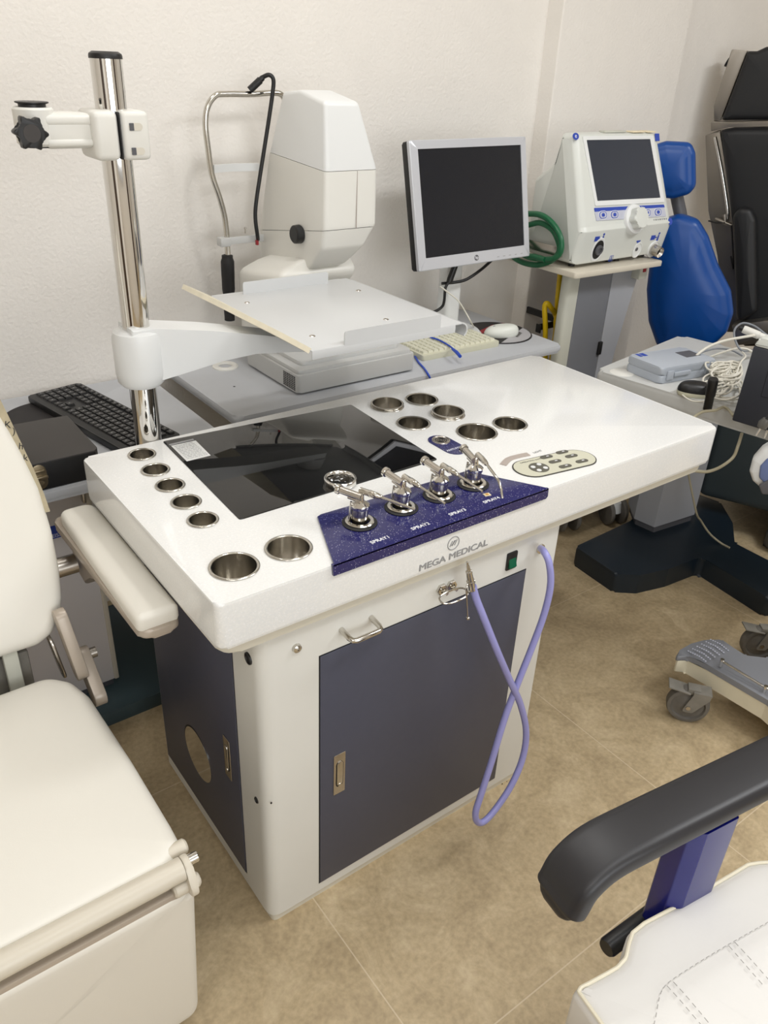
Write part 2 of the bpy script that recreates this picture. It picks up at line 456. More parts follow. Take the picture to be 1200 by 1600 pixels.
cups = []   # x, y, inner radius, flange radius, depth, raised rim, label
cup_desc = [
    (222, 711, .0215, .0258, .055, 0, 'small steel cup, rearmost of the row of five beside the black glass'),
    (243, 735, .0215, .0258, .055, 0, 'small steel cup, second from the back in the row of five'),
    (266, 759, .0215, .0258, .055, 0, 'small steel cup, middle one of the row of five on the counter'),
    (291, 785, .0215, .0258, .055, 0, 'small steel cup, second from the front in the row of five'),
    (317, 813, .0215, .0258, .055, 0, 'small steel cup, frontmost of the row of five beside the black glass'),
    (366, 886, .0335, .0378, .080, 0, 'large steel cup in the counter nearest its front left corner'),
    (451, 857, .0325, .0372, .050, 0, 'large shallow steel cup between the corner cup and the navy panel'),
    (605, 635, .0320, .0368, .030, .008, 'raised rim shallow steel cup touching the black glass back corner'),
    (659, 625, .0325, .0372, .085, 0, 'deep steel cup at the very back of the counter'),
    (646, 662, .0315, .0362, .085, 0, 'steel cup just behind the round anti-fog plate'),
    (700, 648, .0315, .0368, .035, .009, 'raised rim steel cup with two drain holes, behind the widest cup'),
    (745, 676, .0385, .0430, .085, 0, 'widest deep steel cup in the counter'),
    (797, 663, .0325, .0372, .085, 0, 'rightmost steel cup, alone on the bare white counter'),
]
# stone slab with real holes for the cups
sb = MB().prism(rpoly([(0, 0), (L_, 0), (L_, D_), (0, D_)], [.013, .022, .015, .013], 6), .720, H, bev=.0055, seg=3)
slab = sb.build('worktop', 'stone', unit)
cut = MB()
for (px, py, ri, rf, dp, rim, lab) in cup_desc:
    P = AZ(px, py, H); cut.cyl((P.x, P.y, H - dp - .006 if dp < .07 else .66), (P.x, P.y, H + .05), ri + .0022, seg=40)
cutter = cut.build('cutter', 'dark', unit)
md = slab.modifiers.new('holes', 'BOOLEAN'); md.operation = 'DIFFERENCE'; md.object = cutter; md.solver = 'EXACT'
bpy.context.view_layer.update()
me = bpy.data.meshes.new_from_object(slab.evaluated_get(bpy.context.evaluated_depsgraph_get()))
slab.modifiers.clear(); slab.data = me; bpy.data.objects.remove(cutter)
me.set_sharp_from_angle(angle=math.radians(38))
for (px, py, ri, rf, dp, rim, lab) in cup_desc:
    P = AZ(px, py, H); z = H
    t = .0012
    prof = [(0, z - dp), (ri, z - dp), (ri + t, z - dp + .002), (ri + t, z + .0002), (rf, z + .0002), (rf + .0004, z + .0018), (rf - .0006, z + .0030), (ri + .0015, z + .0032)]
    if rim: prof += [(ri + .0040, z + rim), (ri + .0018, z + rim + .0008), (ri + .0002, z + rim), (ri, z + .003)]
    else: prof += [(ri, z + .0020)]
    prof += [(ri - .0004, z - dp + .004), (ri - .003, z - dp + .0015), (0, z - dp + .0015)]
    cpo = MB().lathe(prof, (P.x, P.y, 0), None, 48).build('steel_cup', 'cup', None, (P.x, P.y, z - dp), ang=50)
    tag(cpo, lab, 'cup', 'steel cups sunk in the white counter')
    if rim == .009:
        hb = MB()
        for k, (ox, oy) in enumerate(((-.010, -.006), (.008, -.008))): hb.cyl((P.x + ox, P.y + oy, z - dp + .0016), (P.x + ox, P.y + oy, z - dp + .0022), .0038, seg=14)
        o = hb.build('drain_holes', 'dark', cpo)

# black glass inset + printed sheet
gl = MB().prism(rpoly([(.137, .194), (.560, .198), (.574, .512), (.153, .543)], .006, 3), H - .002, H + .0016, bev=.0008)
glass = gl.build('glass_inset', 'glass', unit)
lm = MB().prism([(.155, .436), (.203, .436), (.208, .512), (.158, .514)], H + .0017, H + .0020).build('printed_sheet', 'label', unit)
lb = MB()
for k in range(11):
    y = .444 + k * .0062; x = .1585 + (y - .436) * .05
    while x < .199:
        w = random.uniform(.003, .010); lb.box((x, y, H + .00205), (min(x + w, .2005), y + random.uniform(.0012, .0022), H + .0022)); x += w + .0015
lb.build('illegible_print', 'print_grey', unit, smooth=False)
MB().box((.157, .516, H + .0017), (.207, .5225, H + .0021)).build('sheet_header', 'print_grey', unit, smooth=False)

# navy spray panel wrapped over the front edge
px_ = [(.190, -.0045), (.651, -.0045), (.640, .012), (.572, .124), (.565, .1275), (.255, .1345), (.246, .131)]
b = MB().prism(px_, H - .001, H + .0045, bev=.0015)
b.prism([(.190, .783), (.648, .783), (.652, .787), (.651, .8035), (.188, .8035)], 0, .0045, mtx=frame_m((0, 0, 0), (1, 0, 0), (0, 0, 1)))
b.build('spray_panel', 'navyq', unit)
for k, (x, y) in enumerate(((594, 843), (657, 822), (715, 800), (768, 781))):
    P = AZ(x, y, H + .005); text('spray_lettering', 'SPRAY%d' % (k + 1), .0105, 'print_white', unit, FLAT(P.x, P.y, H + .0047), sx=1.05, bold=.0002)
# maker's mark on the front edge
P = AY(709, 849, -.001)
b = MB(); b.tube([(P.x + .0125 * math.cos(a * PI / 16), -.0003, P.z + .0125 * math.sin(a * PI / 16)) for a in range(32)], .0009, 6, True)
for dx in (-.0045, .0005, .0055): b.box((-.0010, -.0003, -.0055), (.0010, .0003, .0055), mtx=frame_m((P.x + dx - .0005, -.0003, P.z), (1, 0, 0), (0, 1, 0)) @ Matrix.Shear('XZ', 4, (0, 0)) @ Matrix.Rotation(math.radians(28), 4, 'Y'))
b.box((-.006, -.0003, -.0008), (.006, .0003, .0008), mtx=Matrix.Translation((P.x, -.0003, P.z + .0005)) @ Matrix.Rotation(math.radians(-45), 4, 'Y'))
b.build('maker_emblem', 'print_grey', unit)
P0 = AY(655, 886, 0); P1 = AY(761, 850, 0)
text('maker_lettering', 'MEGA MEDICAL', .0175, 'print_grey', unit, FRONT((P0.x + P1.x) / 2, -.0003, (P0.z + P1.z) / 2), ext=.0003, bold=.0006, fit=P1.x - P0.x)

# control keypad
A = AZ(806, 738, H); B = AZ(925, 711, H)
mid = (A + B) / 2; ax = (B - A).to_2d(); hw = .036
b = MB().prism(stadium((mid.x, mid.y), ax.normalized() * (ax.length / 2 - hw), hw, 14), H, H + .0014).build('keypad_rim', 'print_dark', unit)
kp = MB().prism(stadium((mid.x, mid.y), ax.normalized() * (ax.length / 2 - hw), hw - .0022, 14), H, H + .0018).build('keypad', 'olive', unit)
ang = math.atan2(ax.y, ax.x)
P = AZ(842, 732, H); b = MB().cyl((P.x, P.y, H + .0018), (P.x, P.y, H + .0026), .0195, seg=32); b.build('dial_pad', 'btn', kp)
b = MB()
for dx, dy in ((-.009, .007), (.009, .009), (-.009, -.009), (.009, -.008)): b.lathe([(0, .0036), (.0045, .0033), (.0048, .0026)], (P.x + dx, P.y + dy, H), None, 18)
b.build('dial_buttons', 'white', kp)
for (x, y) in ((853.5, 715.5), (878, 708), (867, 722.5), (892.5, 714), (883, 730), (909, 722)):
    Q = AZ(x, y, H); d = ax.normalized()
    b = MB().prism(stadium((Q.x, Q.y), d * .0085, .0058, 6), H + .0018, H + .0027).build('button', 'btn', kp)
    MB().prism(stadium((Q.x + .004, Q.y + .001), d * .002, .0012, 4), H + .0027, H + .0029).build('button_mark', 'print_white', b)
P = AZ(832, 721, H); m_ = frame_m((P.x, P.y, H + .0018), (ax.x, ax.y, 0), (-ax.y, ax.x, 0)); text('keypad_lettering', 'OPERATING SWITCH', .0062, 'print_dark', kp, m_)
# taupe arc sticker + its word
pts = catmull([AZ(x, y, H) for x, y in ((786, 727), (795, 718), (811, 713), (826, 710))], 6)
lo = []; hi = []
for i, p in enumerate(pts):
    t = (pts[min(i+1, len(pts)-1)] - pts[max(i-1, 0)]).normalized(); w = V((-t.y, t.x, 0)) * .0068
    hi.append((p + w)); lo.append((p - w))
MB().prism(rpoly([(p.x, p.y) for p in lo + hi[::-1]], .003, 3), H, H + .0012).build('arc_sticker', 'taupe', unit)
P = AZ(840, 706, H); text('light_lettering', 'LIGHT', .0085, 'print_grey', unit, FLAT(P.x, P.y, H + .0003))
# anti-fog plate
b = MB().prism(stadium((.6195, .240), (0, .024), .0235, 12), H, H + .0016).build('antifog_plate', 'navyq', unit)
P = V((.6215, .262, H))
g = MB().lathe([(0, .0022), (.0145, .0022), (.0165, .0038), (.0185, .0032), (.019, .0016)], P, None, 32).build('antifog_grille', 'steel', b)
s_ = MB()
for rr in (.004, .0075, .011):
    for a0 in range(0, 360, 90):
        s_.tube([(P.x + rr * math.cos(math.radians(a0 + a)), P.y + rr * math.sin(math.radians(a0 + a)), H + .0023) for a in range(8, 84, 15)], .0008, 6)
s_.build('grille_slots', 'dark', g)
text('antifog_lettering', 'ANTI-FOG', .0088, 'print_white', b, FLAT(.6185, .2165, H + .0017))

# front: door, latch, handle, fittings
FY = cy0
MB().box((.1815, FY - .0004, .0400), (.6560, FY + .002, .6140)).build('door_seam', 'dark', unit, smooth=False)
door = MB().box((.1835, FY - .0022, .042), (.6540, FY + .001, .6120), .0012).build('door', 'greydoor', unit)
def latch(mtx, parent):
    p = MB().prism(rect(-.0125, -.050, .0125, .050, .001, 2), 0, .0022, mtx, .0006).build('latch_plate', 'steel', parent)
    MB().prism(stadium((0, 0), (0, .024), .0078, 8), .0022, .0030, mtx).build('latch_recess', 'dark', p)
    MB().prism(stadium((0, .002), (0, .024), .0064, 8), .0022, .0042, mtx, .0008).build('latch_lever', 'nickel', p)
    MB().cyl(mtx @ V((0, -.028, .002)), mtx @ V((0, -.028, .0050)), .0042, seg=16).build('lock_barrel', 'nickel', p)
latch(FRONT(.2235, FY - .0022, .3230), door)
def uhandle(p0, p1, out, r):
    p0 = V(p0); p1 = V(p1); out = V(out); e = (p1 - p0).normalized() * .008
    return [p0, p0 + out * .7, p0 + out * .92 + e * .3, p0 + out + e, p1 + out - e, p1 + out * .92 - e * .3, p1 + out * .7, p1]
A = AY(533, 983, FY); B = AY(575, 965, FY)
MB().tube(uhandle((A.x, FY, .650), (B.x + .006, FY, .650), (0, -.034, -.004), .005), .0048, 12).build('drawer_handle', 'nickel', unit)
P = AY(463, 1012, FY); MB().lathe([(0, .008), (.003, .0078), (.0072, .005), (.0085, 0)], P, frame_m((0,0,0),(1,0,0),(0,0,1)).to_3x3(), 20).build('bolt_head', 'nickel', unit)
hx = frame_m((0, 0, 0), (1, 0, 0), (0, 0, 1)).to_3x3()
for (x, y) in ((689, 920), (704, 914)):
    P = AY(x, y, FY)
    n_ = MB().lathe([(0, .004), (.0055, .004), (.0062, .006), (.0105, .006), (.0115, .0045), (.0115, 0)], P, hx, 6).build('hex_nut', 'nickel', unit, ang=20)
    MB().cyl(P, P + V((.002, -.016, -.003)), .0032, seg=12).build('hook_post', 'nickel', n_)
c = AY(709, 931, -.012); loop = []
for k in range(32):
    a = 2 * PI * k / 32; ex = .030 * (abs(math.cos(a)) ** .75) * (1 if math.cos(a) > 0 else -1); ey = .0125 * (abs(math.sin(a)) ** .75) * (1 if math.sin(a) > 0 else -1)
    loop.append(c + V((ex, ey * .95, ey * .25)))
MB().tube(loop, .0017, 8, True).build('wire_loop', 'nickel', unit)
A = AY(793, 866, FY); B = AY(809, 884, FY)
sw = MB().box((.5965, FY - .004, .630), (.6225, FY + .002, .668), .002).build('switch_frame', 'black', unit)
MB().prism([(FY - .003, .634), (FY - .0085, .637), (FY - .0045, .650), (FY - .003, .665)], .6005, .6185, mtx=Matrix(((0,0,1,0),(1,0,0,0),(0,1,0,0),(0,0,0,1)))).build('rocker', 'green', sw)
PP = AY(844, 857, FY); MB().lathe([(0, .006), (.0055, .006), (.0065, .004), (.0100, .003), (.0105, 0)], PP, hx, 24).build('hose_port', 'nickel', unit)
# left side panel
SX = cx0
MB().box((SX - .0004, .1185, .048), (SX + .002, .4985, .690)).build('side_panel_seam', 'dark', unit, smooth=False)
side = MB().box((SX - .0022, .1205, .050), (SX + .001, .4965, .688), .0012).build('side_panel', 'greydoor', unit)
SIDE = lambda y, z: frame_m((SX - .0022, y, z), (0, -1, 0), (0, 0, 1))
latch(SIDE(.1625, .329), side)
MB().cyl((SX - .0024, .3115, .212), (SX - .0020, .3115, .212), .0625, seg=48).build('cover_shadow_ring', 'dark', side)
MB().cyl((SX - .0022, .3100, .211), (SX - .0030, .3100, .211), .0605, seg=48).build('round_cover', 'chrome', side)
MB().lathe([(0, .0006), (.0075, .0006), (.0085, .003), (.0105, .0025), (.011, 0)], (SX, .060, .634), frame_m((0,0,0),(0,-1,0),(0,0,1)).to_3x3(), 20).build('grommet', 'black', unit)
MB().lathe([(0, .0006), (.005, .0006), (.0055, .002), (.0068, 0)], (SX, .059, .314), frame_m((0,0,0),(0,-1,0),(0,0,1)).to_3x3(), 16).build('grommet', 'black', unit)
b = MB()
for (x, y) in ((582, 1364), (424, 1255), (738, 1203), (792, 1222), (797, 1220), (785, 1225)):
    P = AY(x, y, FY); b.cyl((P.x, FY + .001, P.z), (P.x, FY - .0003, P.z), random.uniform(.0014, .0026), seg=8)
b.build('paint_chips', 'dark', unit)
# spray holders
SPR = [AZ(562, 817, H + .0045), AZ(627, 794, H + .0045), AZ(686, 775, H + .0045), AZ(739, 757, H + .0045)]
for P in SPR:
    P.z = H + .0045
    h_ = MB().lathe([(.015, 0), (.0285, 0), (.029, .0018), (.0265, .0030), (.015, .0030)], P, None, 36).build('spray_holder', 'blackmatte', unit)
    MB().lathe([(.0165, .003), (.0235, .003), (.0240, .0048), (.0225, .0062), (.0175, .0062), (.0165, .0045)], P, None, 36).build('holder_ring', 'nickel', h_)

# spray atomizers standing in the holders
def spray(label, P, ang, bent=False):
    t = thing('spray_atomizer', P, label, 'spray atomizer', 'steel spray atomizers in the navy panel')
    ca, sa = math.cos(ang), math.sin(ang)
    W = lambda u, v, z: V((P.x + ca * u - sa * v, P.y + sa * u + ca * v, P.z + z))
    MB().lathe([(0, .0006), (.0128, .0006), (.0135, .002), (.0135, .029), (0, .029)], P, None, 28).build('bottle', 'nickel', t)
    MB().lathe([(0, .0285), (.0150, .0285), (.0155, .030), (.0155, .0345), (.0120, .0375), (.0065, .041), (.0058, .046), (.0058, .053), (.0045, .0555), (0, .056)], P, None, 28).build('cap', 'chrome', t)
    b = MB(); b.cyl(W(-.034, -.004, .0535), W(.004, -.004, .0500), .0062, seg=18); b.cyl(W(-.020, -.004, .0445), W(.002, -.004, .0425), .0030, seg=12)
    b.build('valve_barrel', 'steel', t)
    MB().lathe([(0, -.0045), (.0070, -.0045), (.0085, -.003), (.0085, .002), (.0070, .0035), (0, .0035)], W(-.039, -.004, .0540), (W(-.039, -.004, .0540) - W(.004, -.004, .05)).to_track_quat('Z', 'Y').to_matrix(), 20).build('plunger_knob', 'nickel', t)
    if not bent:
        b = MB(); b.tube([W(-.004, .005, .0570), W(.012, .005, .0560), W(.013, .005, .0560), W(.028, .005, .0550), W(.029, .005, .0549), W(.036, .005, .0545), W(.037, .005, .0544), W(.094, .005, .0490)], [.0052, .0052, .0058, .0052, .0046, .0036, .0024, .0021], 12)
    else:
        b = MB(); b.tube([W(-.004, .005, .0570), W(.012, .005, .0560), W(.022, .005, .0550), W(.030, .005, .054), W(.031, .005, .0538), W(.060, .005, .0475), W(.076, .005, .0430), W(.086, .005, .0330), W(.093, .005, .0190)], [.0052, .0056, .0052, .0040, .0026, .0025, .0024, .0023, .0022], 12)
    b.build('nozzle', 'nickel', t)
    b = MB().cyl(W(-.014, -.010, .008), W(-.012, -.008, .040), .0022, seg=10); b.build('side_lever', 'nickel', t)
    return t
def sang(a, b, z=H + .058):
    A = AZ(*a, z); B = AZ(*b, z); return math.atan2(B.y - A.y, B.x - A.x)
sl = ['steel spray atomizer standing above the word SPRAY1', 'steel spray atomizer standing above the word SPRAY2', 'steel spray atomizer standing above the word SPRAY3', 'steel spray atomizer with bent down nozzle, above the word SPRAY4']
sa_ = [sang((566, 772), (632, 790)), sang((630, 755), (688, 787)), sang((688, 735), (752, 770)), sang((738, 714), (790, 760))]
for i in range(4): spray(sl[i], SPR[i], sa_[i], i == 3)
P = AZ(761, 773, H + .005)
st = MB().box((-.006, -.0045, 0), (.006, .0045, .0012), mtx=Matrix.Translation((P.x, P.y, H + .0047)) @ Matrix.Rotation(-.2, 4, 'Z'))
st.box((-.0025, -.003, .0012), (.0035, .003, .0015), mtx=Matrix.Translation((P.x, P.y, H + .0047)) @ Matrix.Rotation(-.2, 4, 'Z'))
o = MB().box((-.006, -.0045, 0), (.006, .0045, .0012), mtx=Matrix.Translation((P.x, P.y, H + .0046)) @ Matrix.Rotation(-.2, 4, 'Z')).build('sticker_square', 'amber', None, (P.x, P.y, H + .0046)); st.bm.free()
tag(o, 'tiny cream and orange paper square on the navy panel by the third nozzle tip', 'sticker')
MB().box((-.0028, -.003, .0012), (.0030, .003, .0015), mtx=Matrix.Translation((P.x, P.y, H + .0046)) @ Matrix.Rotation(-.2, 4, 'Z')).build('printed_mark', 'orange', o)

# chrome ring lying on the black glass
P = V((.347, .214, H + .0016))
rg = MB().lathe([(.0235, 0), (.0285, 0), (.0295, .002), (.0295, .009), (.0285, .0115), (.0265, .0120), (.0250, .0110), (.0235, .008), (.0235, 0)], P, None, 48).build('steel_ring', 'chrome', None, P, ang=60)
tag(rg, 'polished steel ring lying on the black glass inset', 'ring')

# suction handpiece and lilac hose
hp0 = AY(730, 879, -.016); hp1 = AY(738, 921, -.018)
hpd = (hp1 - hp0)
hand = thing('suction_handpiece', hp1, 'chrome suction handpiece on lilac hose, hung from the wire loop on the cabinet front', 'suction handpiece')
W = lambda t: hp0 + hpd * t
MB().tube([W(-.02), W(.1), W(.14), W(.30), W(.32), W(.36), W(.37), W(.66), W(.67), W(.74), W(.75), W(1.0)], [.0020, .0022, .0030, .0034, .0058, .0060, .0054, .0062, .0076, .0076, .0066, .0070], 16).build('nozzle', 'nickel', hand)
c1 = AY(729, 925, -.026); c2 = AY(731, 966, -.024)
b = MB(); b.tube([W(.85), AY(731, 912, -.030), AY(729, 920, -.034), AY(729, 932, -.030), c2], .0016, 8, sub=4); b.lathe([(0, -.004), (.003, -.002), (.0032, .002), (0, .005)], c2, None, 12)
b.build('trigger_lever', 'nickel', hand)
hpts = [(739, 916, -.018), (744, 935, -.020), (757, 968, -.030), (778, 1020, -.045), (797, 1064, -.050), (813, 1100, -.055), (822, 1142, -.065), (817, 1183, -.075), (800, 1225, -.085), (776, 1262, -.090), (757, 1283, -.092), (746, 1284, -.090), (743, 1270, -.086), (752, 1240, -.078), (768, 1190, -.066), (789, 1121, -.052), (808, 1070, -.045), (831, 1012, -.040), (850, 960, -.038), (860, 915, -.036), (858, 880, -.030), (850, 862, -.014), (845, 857, .012)]
MB().tube([AY(*p) for p in hpts], .0068, 14, sub=6).build('hose', 'hose', hand)

# ------------------------------------------------------------------ chrome pole with arms
PX, PY = .1395, .5800
pole = thing('instrument_pole', (PX, PY, .42), 'tall chrome pole behind the white counter carrying two ivory arms', 'pole stand')
MB().cyl((PX, PY, .42), (PX, PY, 1.449), .0247, seg=48).build('pole', 'chrome', pole)
MB().lathe([(0, .010), (.020, .010), (.0248, .007), (.0258, .004), (.0258, 0), (0, 0)], (PX, PY, 1.447), None, 32).build('pole_cap', 'black', pole)
MB().box((PX - .035, .5182, .44), (PX + .035, PY - .02, .66), .004).build('wall_bracket', 'darkgrey', pole)
# upper clamp
b = MB(); z0, z1 = 1.303, 1.376
b.box((PX - .046, PY - .040, z0), (PX - .004, PY + .040, z1), .010, 3)
b.build('clamp_half', 'offwhite', pole)
b = MB(); b.box((PX - .001, PY - .040, z0), (PX + .046, PY + .040, z1), .008, 3); ch = b.build('clamp_half', 'offwhite', pole)
for zz in (1.353, 1.317):
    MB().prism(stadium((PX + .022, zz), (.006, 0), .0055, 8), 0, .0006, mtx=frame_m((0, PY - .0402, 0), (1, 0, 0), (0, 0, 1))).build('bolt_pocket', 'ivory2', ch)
    MB().prism(rect(PX + .0115, zz - .0055, PX + .019, zz + .0055, .001), 0, .0012, mtx=frame_m((0, PY - .0402, 0), (1, 0, 0), (0, 0, 1))).build('clamp_bolt', 'darkgrey', ch)
b = MB(); b.box((PX - .001 - .0012, PY - .0395, z0 + .002), (PX - .0038, PY + .03, z1 - .002)); b.build('clamp_gap', 'dark', pole)
arm = MB(); arm.box((.020, PY - .027, 1.321), (PX - .040, PY + .027, 1.372), .010, 3)
arm.box((.022, PY - .0295, 1.324), (PX - .042, PY + .0295, 1.336), .005, 3); arm.box((.022, PY - .0290, 1.354), (PX - .042, PY + .0290, 1.370), .006, 3)
EX = .017; arm.lathe([(0, 1.325), (.026, 1.325), (.030, 1.329), (.030, 1.376), (.027, 1.379), (0, 1.379)], (EX, PY, 0), None, 36)
arm.build('upper_arm', 'offwhite', pole)
MB().lathe([(0, 0), (.020, 0), (.020, .004), (.0245, .0055), (.0245, .0072), (0, .0072)], (EX, PY, 1.379), None, 28).build('socket_plug', 'black', pole)
MB().lathe([(0, 0), (.0245, 0), (.0245, -.002), (0, -.003)], (EX, PY, 1.325), None, 28).build('socket_plug', 'black', pole)
kx, ky, kz = EX - .022, PY - .030, 1.347
kn = MB(); pts = []
for k in range(60):
    a = 2 * PI * k / 60; r = .0205 + .0042 * math.cos(6 * a + .5) + .0006 * math.cos(12 * a + 1); pts.append((r * math.cos(a), r * math.sin(a)))
kn.prism(pts, 0, .018, mtx=frame_m((kx, ky - .010, kz), (1, 0, 0), (0, 0, 1)), bev=.0018, seg=2)
kn.cyl((kx, ky + .008, kz), (kx, ky - .012, kz), .009)
k_ = kn.build('star_knob', 'black', pole); MB().cyl((kx, ky - .0279, kz), (kx, ky - .0287, kz), .0125, seg=28).build('knob_insert', 'case_black', k_)
# swing arm that carries the tray
b = MB(); b.lathe([(0, .910), (.036, .910), (.043, .918), (.0455, .935), (.0455, 1.000), (.042, 1.012), (.034, 1.017), (0, 1.017)], (PX, PY, 0), None, 48)
prof = [AY(x, y, PY - .034) for x, y in ((205, 516), (245, 514), (330, 517), (400, 523), (470, 530), (520, 534))]
pb = [AY(x, y, PY - .034) for x, y in ((520, 549), (460, 550), (400, 553), (350, 564), (300, 580), (255, 594), (215, 600))]
poly = [(p.x, p.z) for p in prof + pb]
mtxf = frame_m((0, PY, 0), (1, 0, 0), (0, 0, 1))
b.prism(ccw(poly), -.034, .034, mtx=mtxf, bev=.004, seg=3)
b.build('swing_arm', 'white', pole)
TZ = 1.000; tx0, tx1, ty0, ty1 = .376, .738, .356, .778
MB().cyl((.53, PY, .945), (.53, PY, TZ - .006), .035, seg=32).build('tray_mount', 'white', pole)
b = MB(); b.box((tx0, ty0, TZ - .003), (tx1, ty1, TZ), .0008)
b.box((tx0, ty0 - .003, TZ - .017), (tx1 - .020, ty0, TZ), .001)
b.box((tx0 + .01, ty1, TZ - .017), (tx1 - .02, ty1 + .003, TZ), .001)
# rolled right edge
roll = []
for k in range(11):
    a = PI / 2 - k / 10 * PI * .82; roll.append((tx1 + .016 * math.cos(a), TZ - .016 + .016 * math.sin(a)))
ri = [(tx1 + .0132 * math.cos(PI/2 - k/10*PI*.82), TZ - .016 + .0132 * math.sin(PI/2 - k/10*PI*.82)) for k in range(10, -1, -1)]
b.prism(ccw(roll + ri), -(ty1 - .02), -(ty0), mtx=frame_m((0, 0, 0), (1, 0, 0), (0, 0, 1)))
tray = b.build('tray', 'traywhite', pole)
# left flange bent up and out
fo = [V((.320, ty1, TZ + .028)), V((.332, .60, TZ + .024)), V((.352, .43, TZ + .014)), V((.372, .375, TZ + .001))]
fi = [V((tx0, ty1, TZ - .002)), V((tx0, .60, TZ - .002)), V((tx0, .43, TZ - .002)), V((tx0, .360, TZ - .002))]
bm_ = MB(); vs = []
for o_, i_ in zip(fo, fi):
    d = (o_ - i_).normalized(); nn = d.cross(V((0, 1, 0))).normalized() * .0052
    vs.append([bm_.bm.verts.new(p) for p in (i_ - nn, o_ - nn, o_ + nn, i_ + nn)])
for A, B in zip(vs, vs[1:]):
    for k in range(4): bm_.bm.faces.new((A[k], A[(k+1) % 4], B[(k+1) % 4], B[k]))
bm_.bm.faces.new(vs[0][::-1]); bm_.bm.faces.new(vs[-1])
bm_.build('tray_flange', 'yellowed', tray)
def flap(x0, x1, y, h):
    MB().prism(rpoly([(x0, TZ - .002), (x1, TZ - .002), (x1, TZ + h), (x0, TZ + h)], [0, 0, .006, .006], 4), -.0012, .0012, mtx=frame_m((0, y, 0), (1, 0, 0), (0, 0, 1))).build('tray_stop', 'traywhite', tray)
A = AZ(538, 539, TZ); B = AZ(697, 515, TZ); flap(A.x, B.x, A.y, .026)
A = AZ(380, 460, TZ); B = AZ(524, 447, TZ); flap(A.x, B.x, A.y, .026)
for (x, y) in ((386, 473), (560, 454), (488, 525), (603, 499)):
    P = AZ(x, y, TZ); MB().lathe([(.0022, .0008), (.0045, .0014), (.0062, 0)], P, None, 18).build('screw', 'steel', tray)

# ------------------------------------------------------------------ back wall desks
def desktop(x0, y0, x1, y1, z, th, name_root, m='desk', r=.02):
    b = MB().prism(rect(x0, y0, x1, y1, r), z - th, z, bev=.009, seg=3)
    return b.build('desktop', m, name_root)
RDZ = .72
rd = thing('instrument_desk', (.96, .97, 0), 'grey instrument desk against the wall under the silver monitor', 'desk')
desktop(.412, .745, 1.521, 1.205, RDZ, .022, rd)
MB().box((.86, .95, .04), (1.10, 1.12, .700), .01).build('column', 'column', rd)
MB().prism(rect(.55, .82, 1.4, 1.19, .04), 0, .045, bev=.012, seg=3).build('foot', 'teal', rd)
P = AZ(352, 573, RDZ); MB().lathe([(.018, .0005), (.020, .005), (.030, .006), (.0345, .003), (.035, 0), (.018, 0)], P, None, 36).build('cable_grommet', 'offwhite', rd)
P = AZ(366, 604, RDZ); MB().cyl(P + V((0, 0, -.0004)), P + V((0, 0, .0004)), .003, seg=12).build('screw_hole', 'dark', rd)

LDZ = .69
ld = thing('instrument_desk', (.0, .95, 0), 'grey instrument desk in the corner behind the ivory chair, with black keyboard on it', 'desk')
desktop(-.52, .675, .373, 1.205, LDZ, .028, ld, r=.012)
MB().box((-.20, .800, .06), (.066, 1.02, .665), .006).build('column', 'colface', ld)
MB().box((.060, .796, .062), (.072, .83, .662), .003).build('column_trim', 'frame', ld)
P = AY(131, 778, .79); MB().box((P.x - .004, .786, P.z - .012), (P.x + .004, .80, P.z + .012), .002).build('column_clip', 'steel', ld)
MB().box((-.18, .81, .035), (.060, 1.0, .065), .003).build('column_shoe', 'darkgrey', ld)
MB().prism(rect(-.34, .712, .40, 1.14, .02), 0, .040, bev=.008).build('foot', 'teal', ld)
A = AY(97, 820, .799); B = AY(98, 836, .799)
MB().box((A.x - .040, .7985, B.z - .003), (A.x, .801, A.z + .003)).build('maker_plate', 'print_blue', ld, smooth=False)
text('maker_lettering', 'ZEISS', .0125, 'print_white', ld, FRONT(A.x - .0195, .7982, B.z + .004))

# ------------------------------------------------------------------ things on the left desk
kb = thing('keyboard', (.17, .98, LDZ), 'black full size keyboard lying askew on the left desk by the pole', 'keyboard')
kB = AZ(124, 600, LDZ + .015); e1 = (AZ(269, 674, LDZ + .015) - kB).to_2d().normalized(); e2 = V((-e1.y, e1.x)); A = kB.to_2d() - e2 * .139
KB = lambda u, v, z: (A.x + e1.x * u + e2.x * v, A.y + e1.y * u + e2.y * v, z)
mk = frame_m((A.x, A.y, 0), (e1.x, e1.y, 0), (e2.x, e2.y, 0))
kl, kd = .440, .139
MB().prism(rpoly([(0, 0), (kl, 0), (kl, kd), (0, kd)], .008), LDZ + .004, LDZ + .019, mtx=mk, bev=.003).build('keyboard_case', 'black', kb)
MB().box((.02, .01, LDZ), (kl - .02, kd - .01, LDZ + .006), mtx=mk).build('keyboard_feet', 'blackmatte', kb, smooth=False)
kk = MB()
def key(mb, u0, v0, u1, v1, z, h, mtx):
    g = .0011
    mb.rings([[mtx @ V(p) for p in ((u0+g, v0+g, z), (u1-g, v0+g, z), (u1-g, v1-g, z), (u0+g, v1-g, z))], [mtx @ V(p) for p in ((u0+g*2.4, v0+g*2.2, z+h), (u1-g*2.4, v0+g*2.2, z+h), (u1-g*2.4, v1-g*2.2, z+h), (u0+g*2.4, v1-g*2.2, z+h))]])
keys = []
kp_ = .0192
for row in range(5):
    v = .018 + row * kp_
    for c_ in range(4): keys.append((.008 + c_ * kp_, v))
    for c_ in range(3):
        if row in (3, 4): keys.append((.092 + c_ * kp_, v))
    if row in (0, 1):
        for c_ in range(3):
            if row == 0 or c_ == 1: keys.append((.092 + c_ * kp_, v))
    for c_ in range(14): keys.append((.156 + c_ * kp_, v))
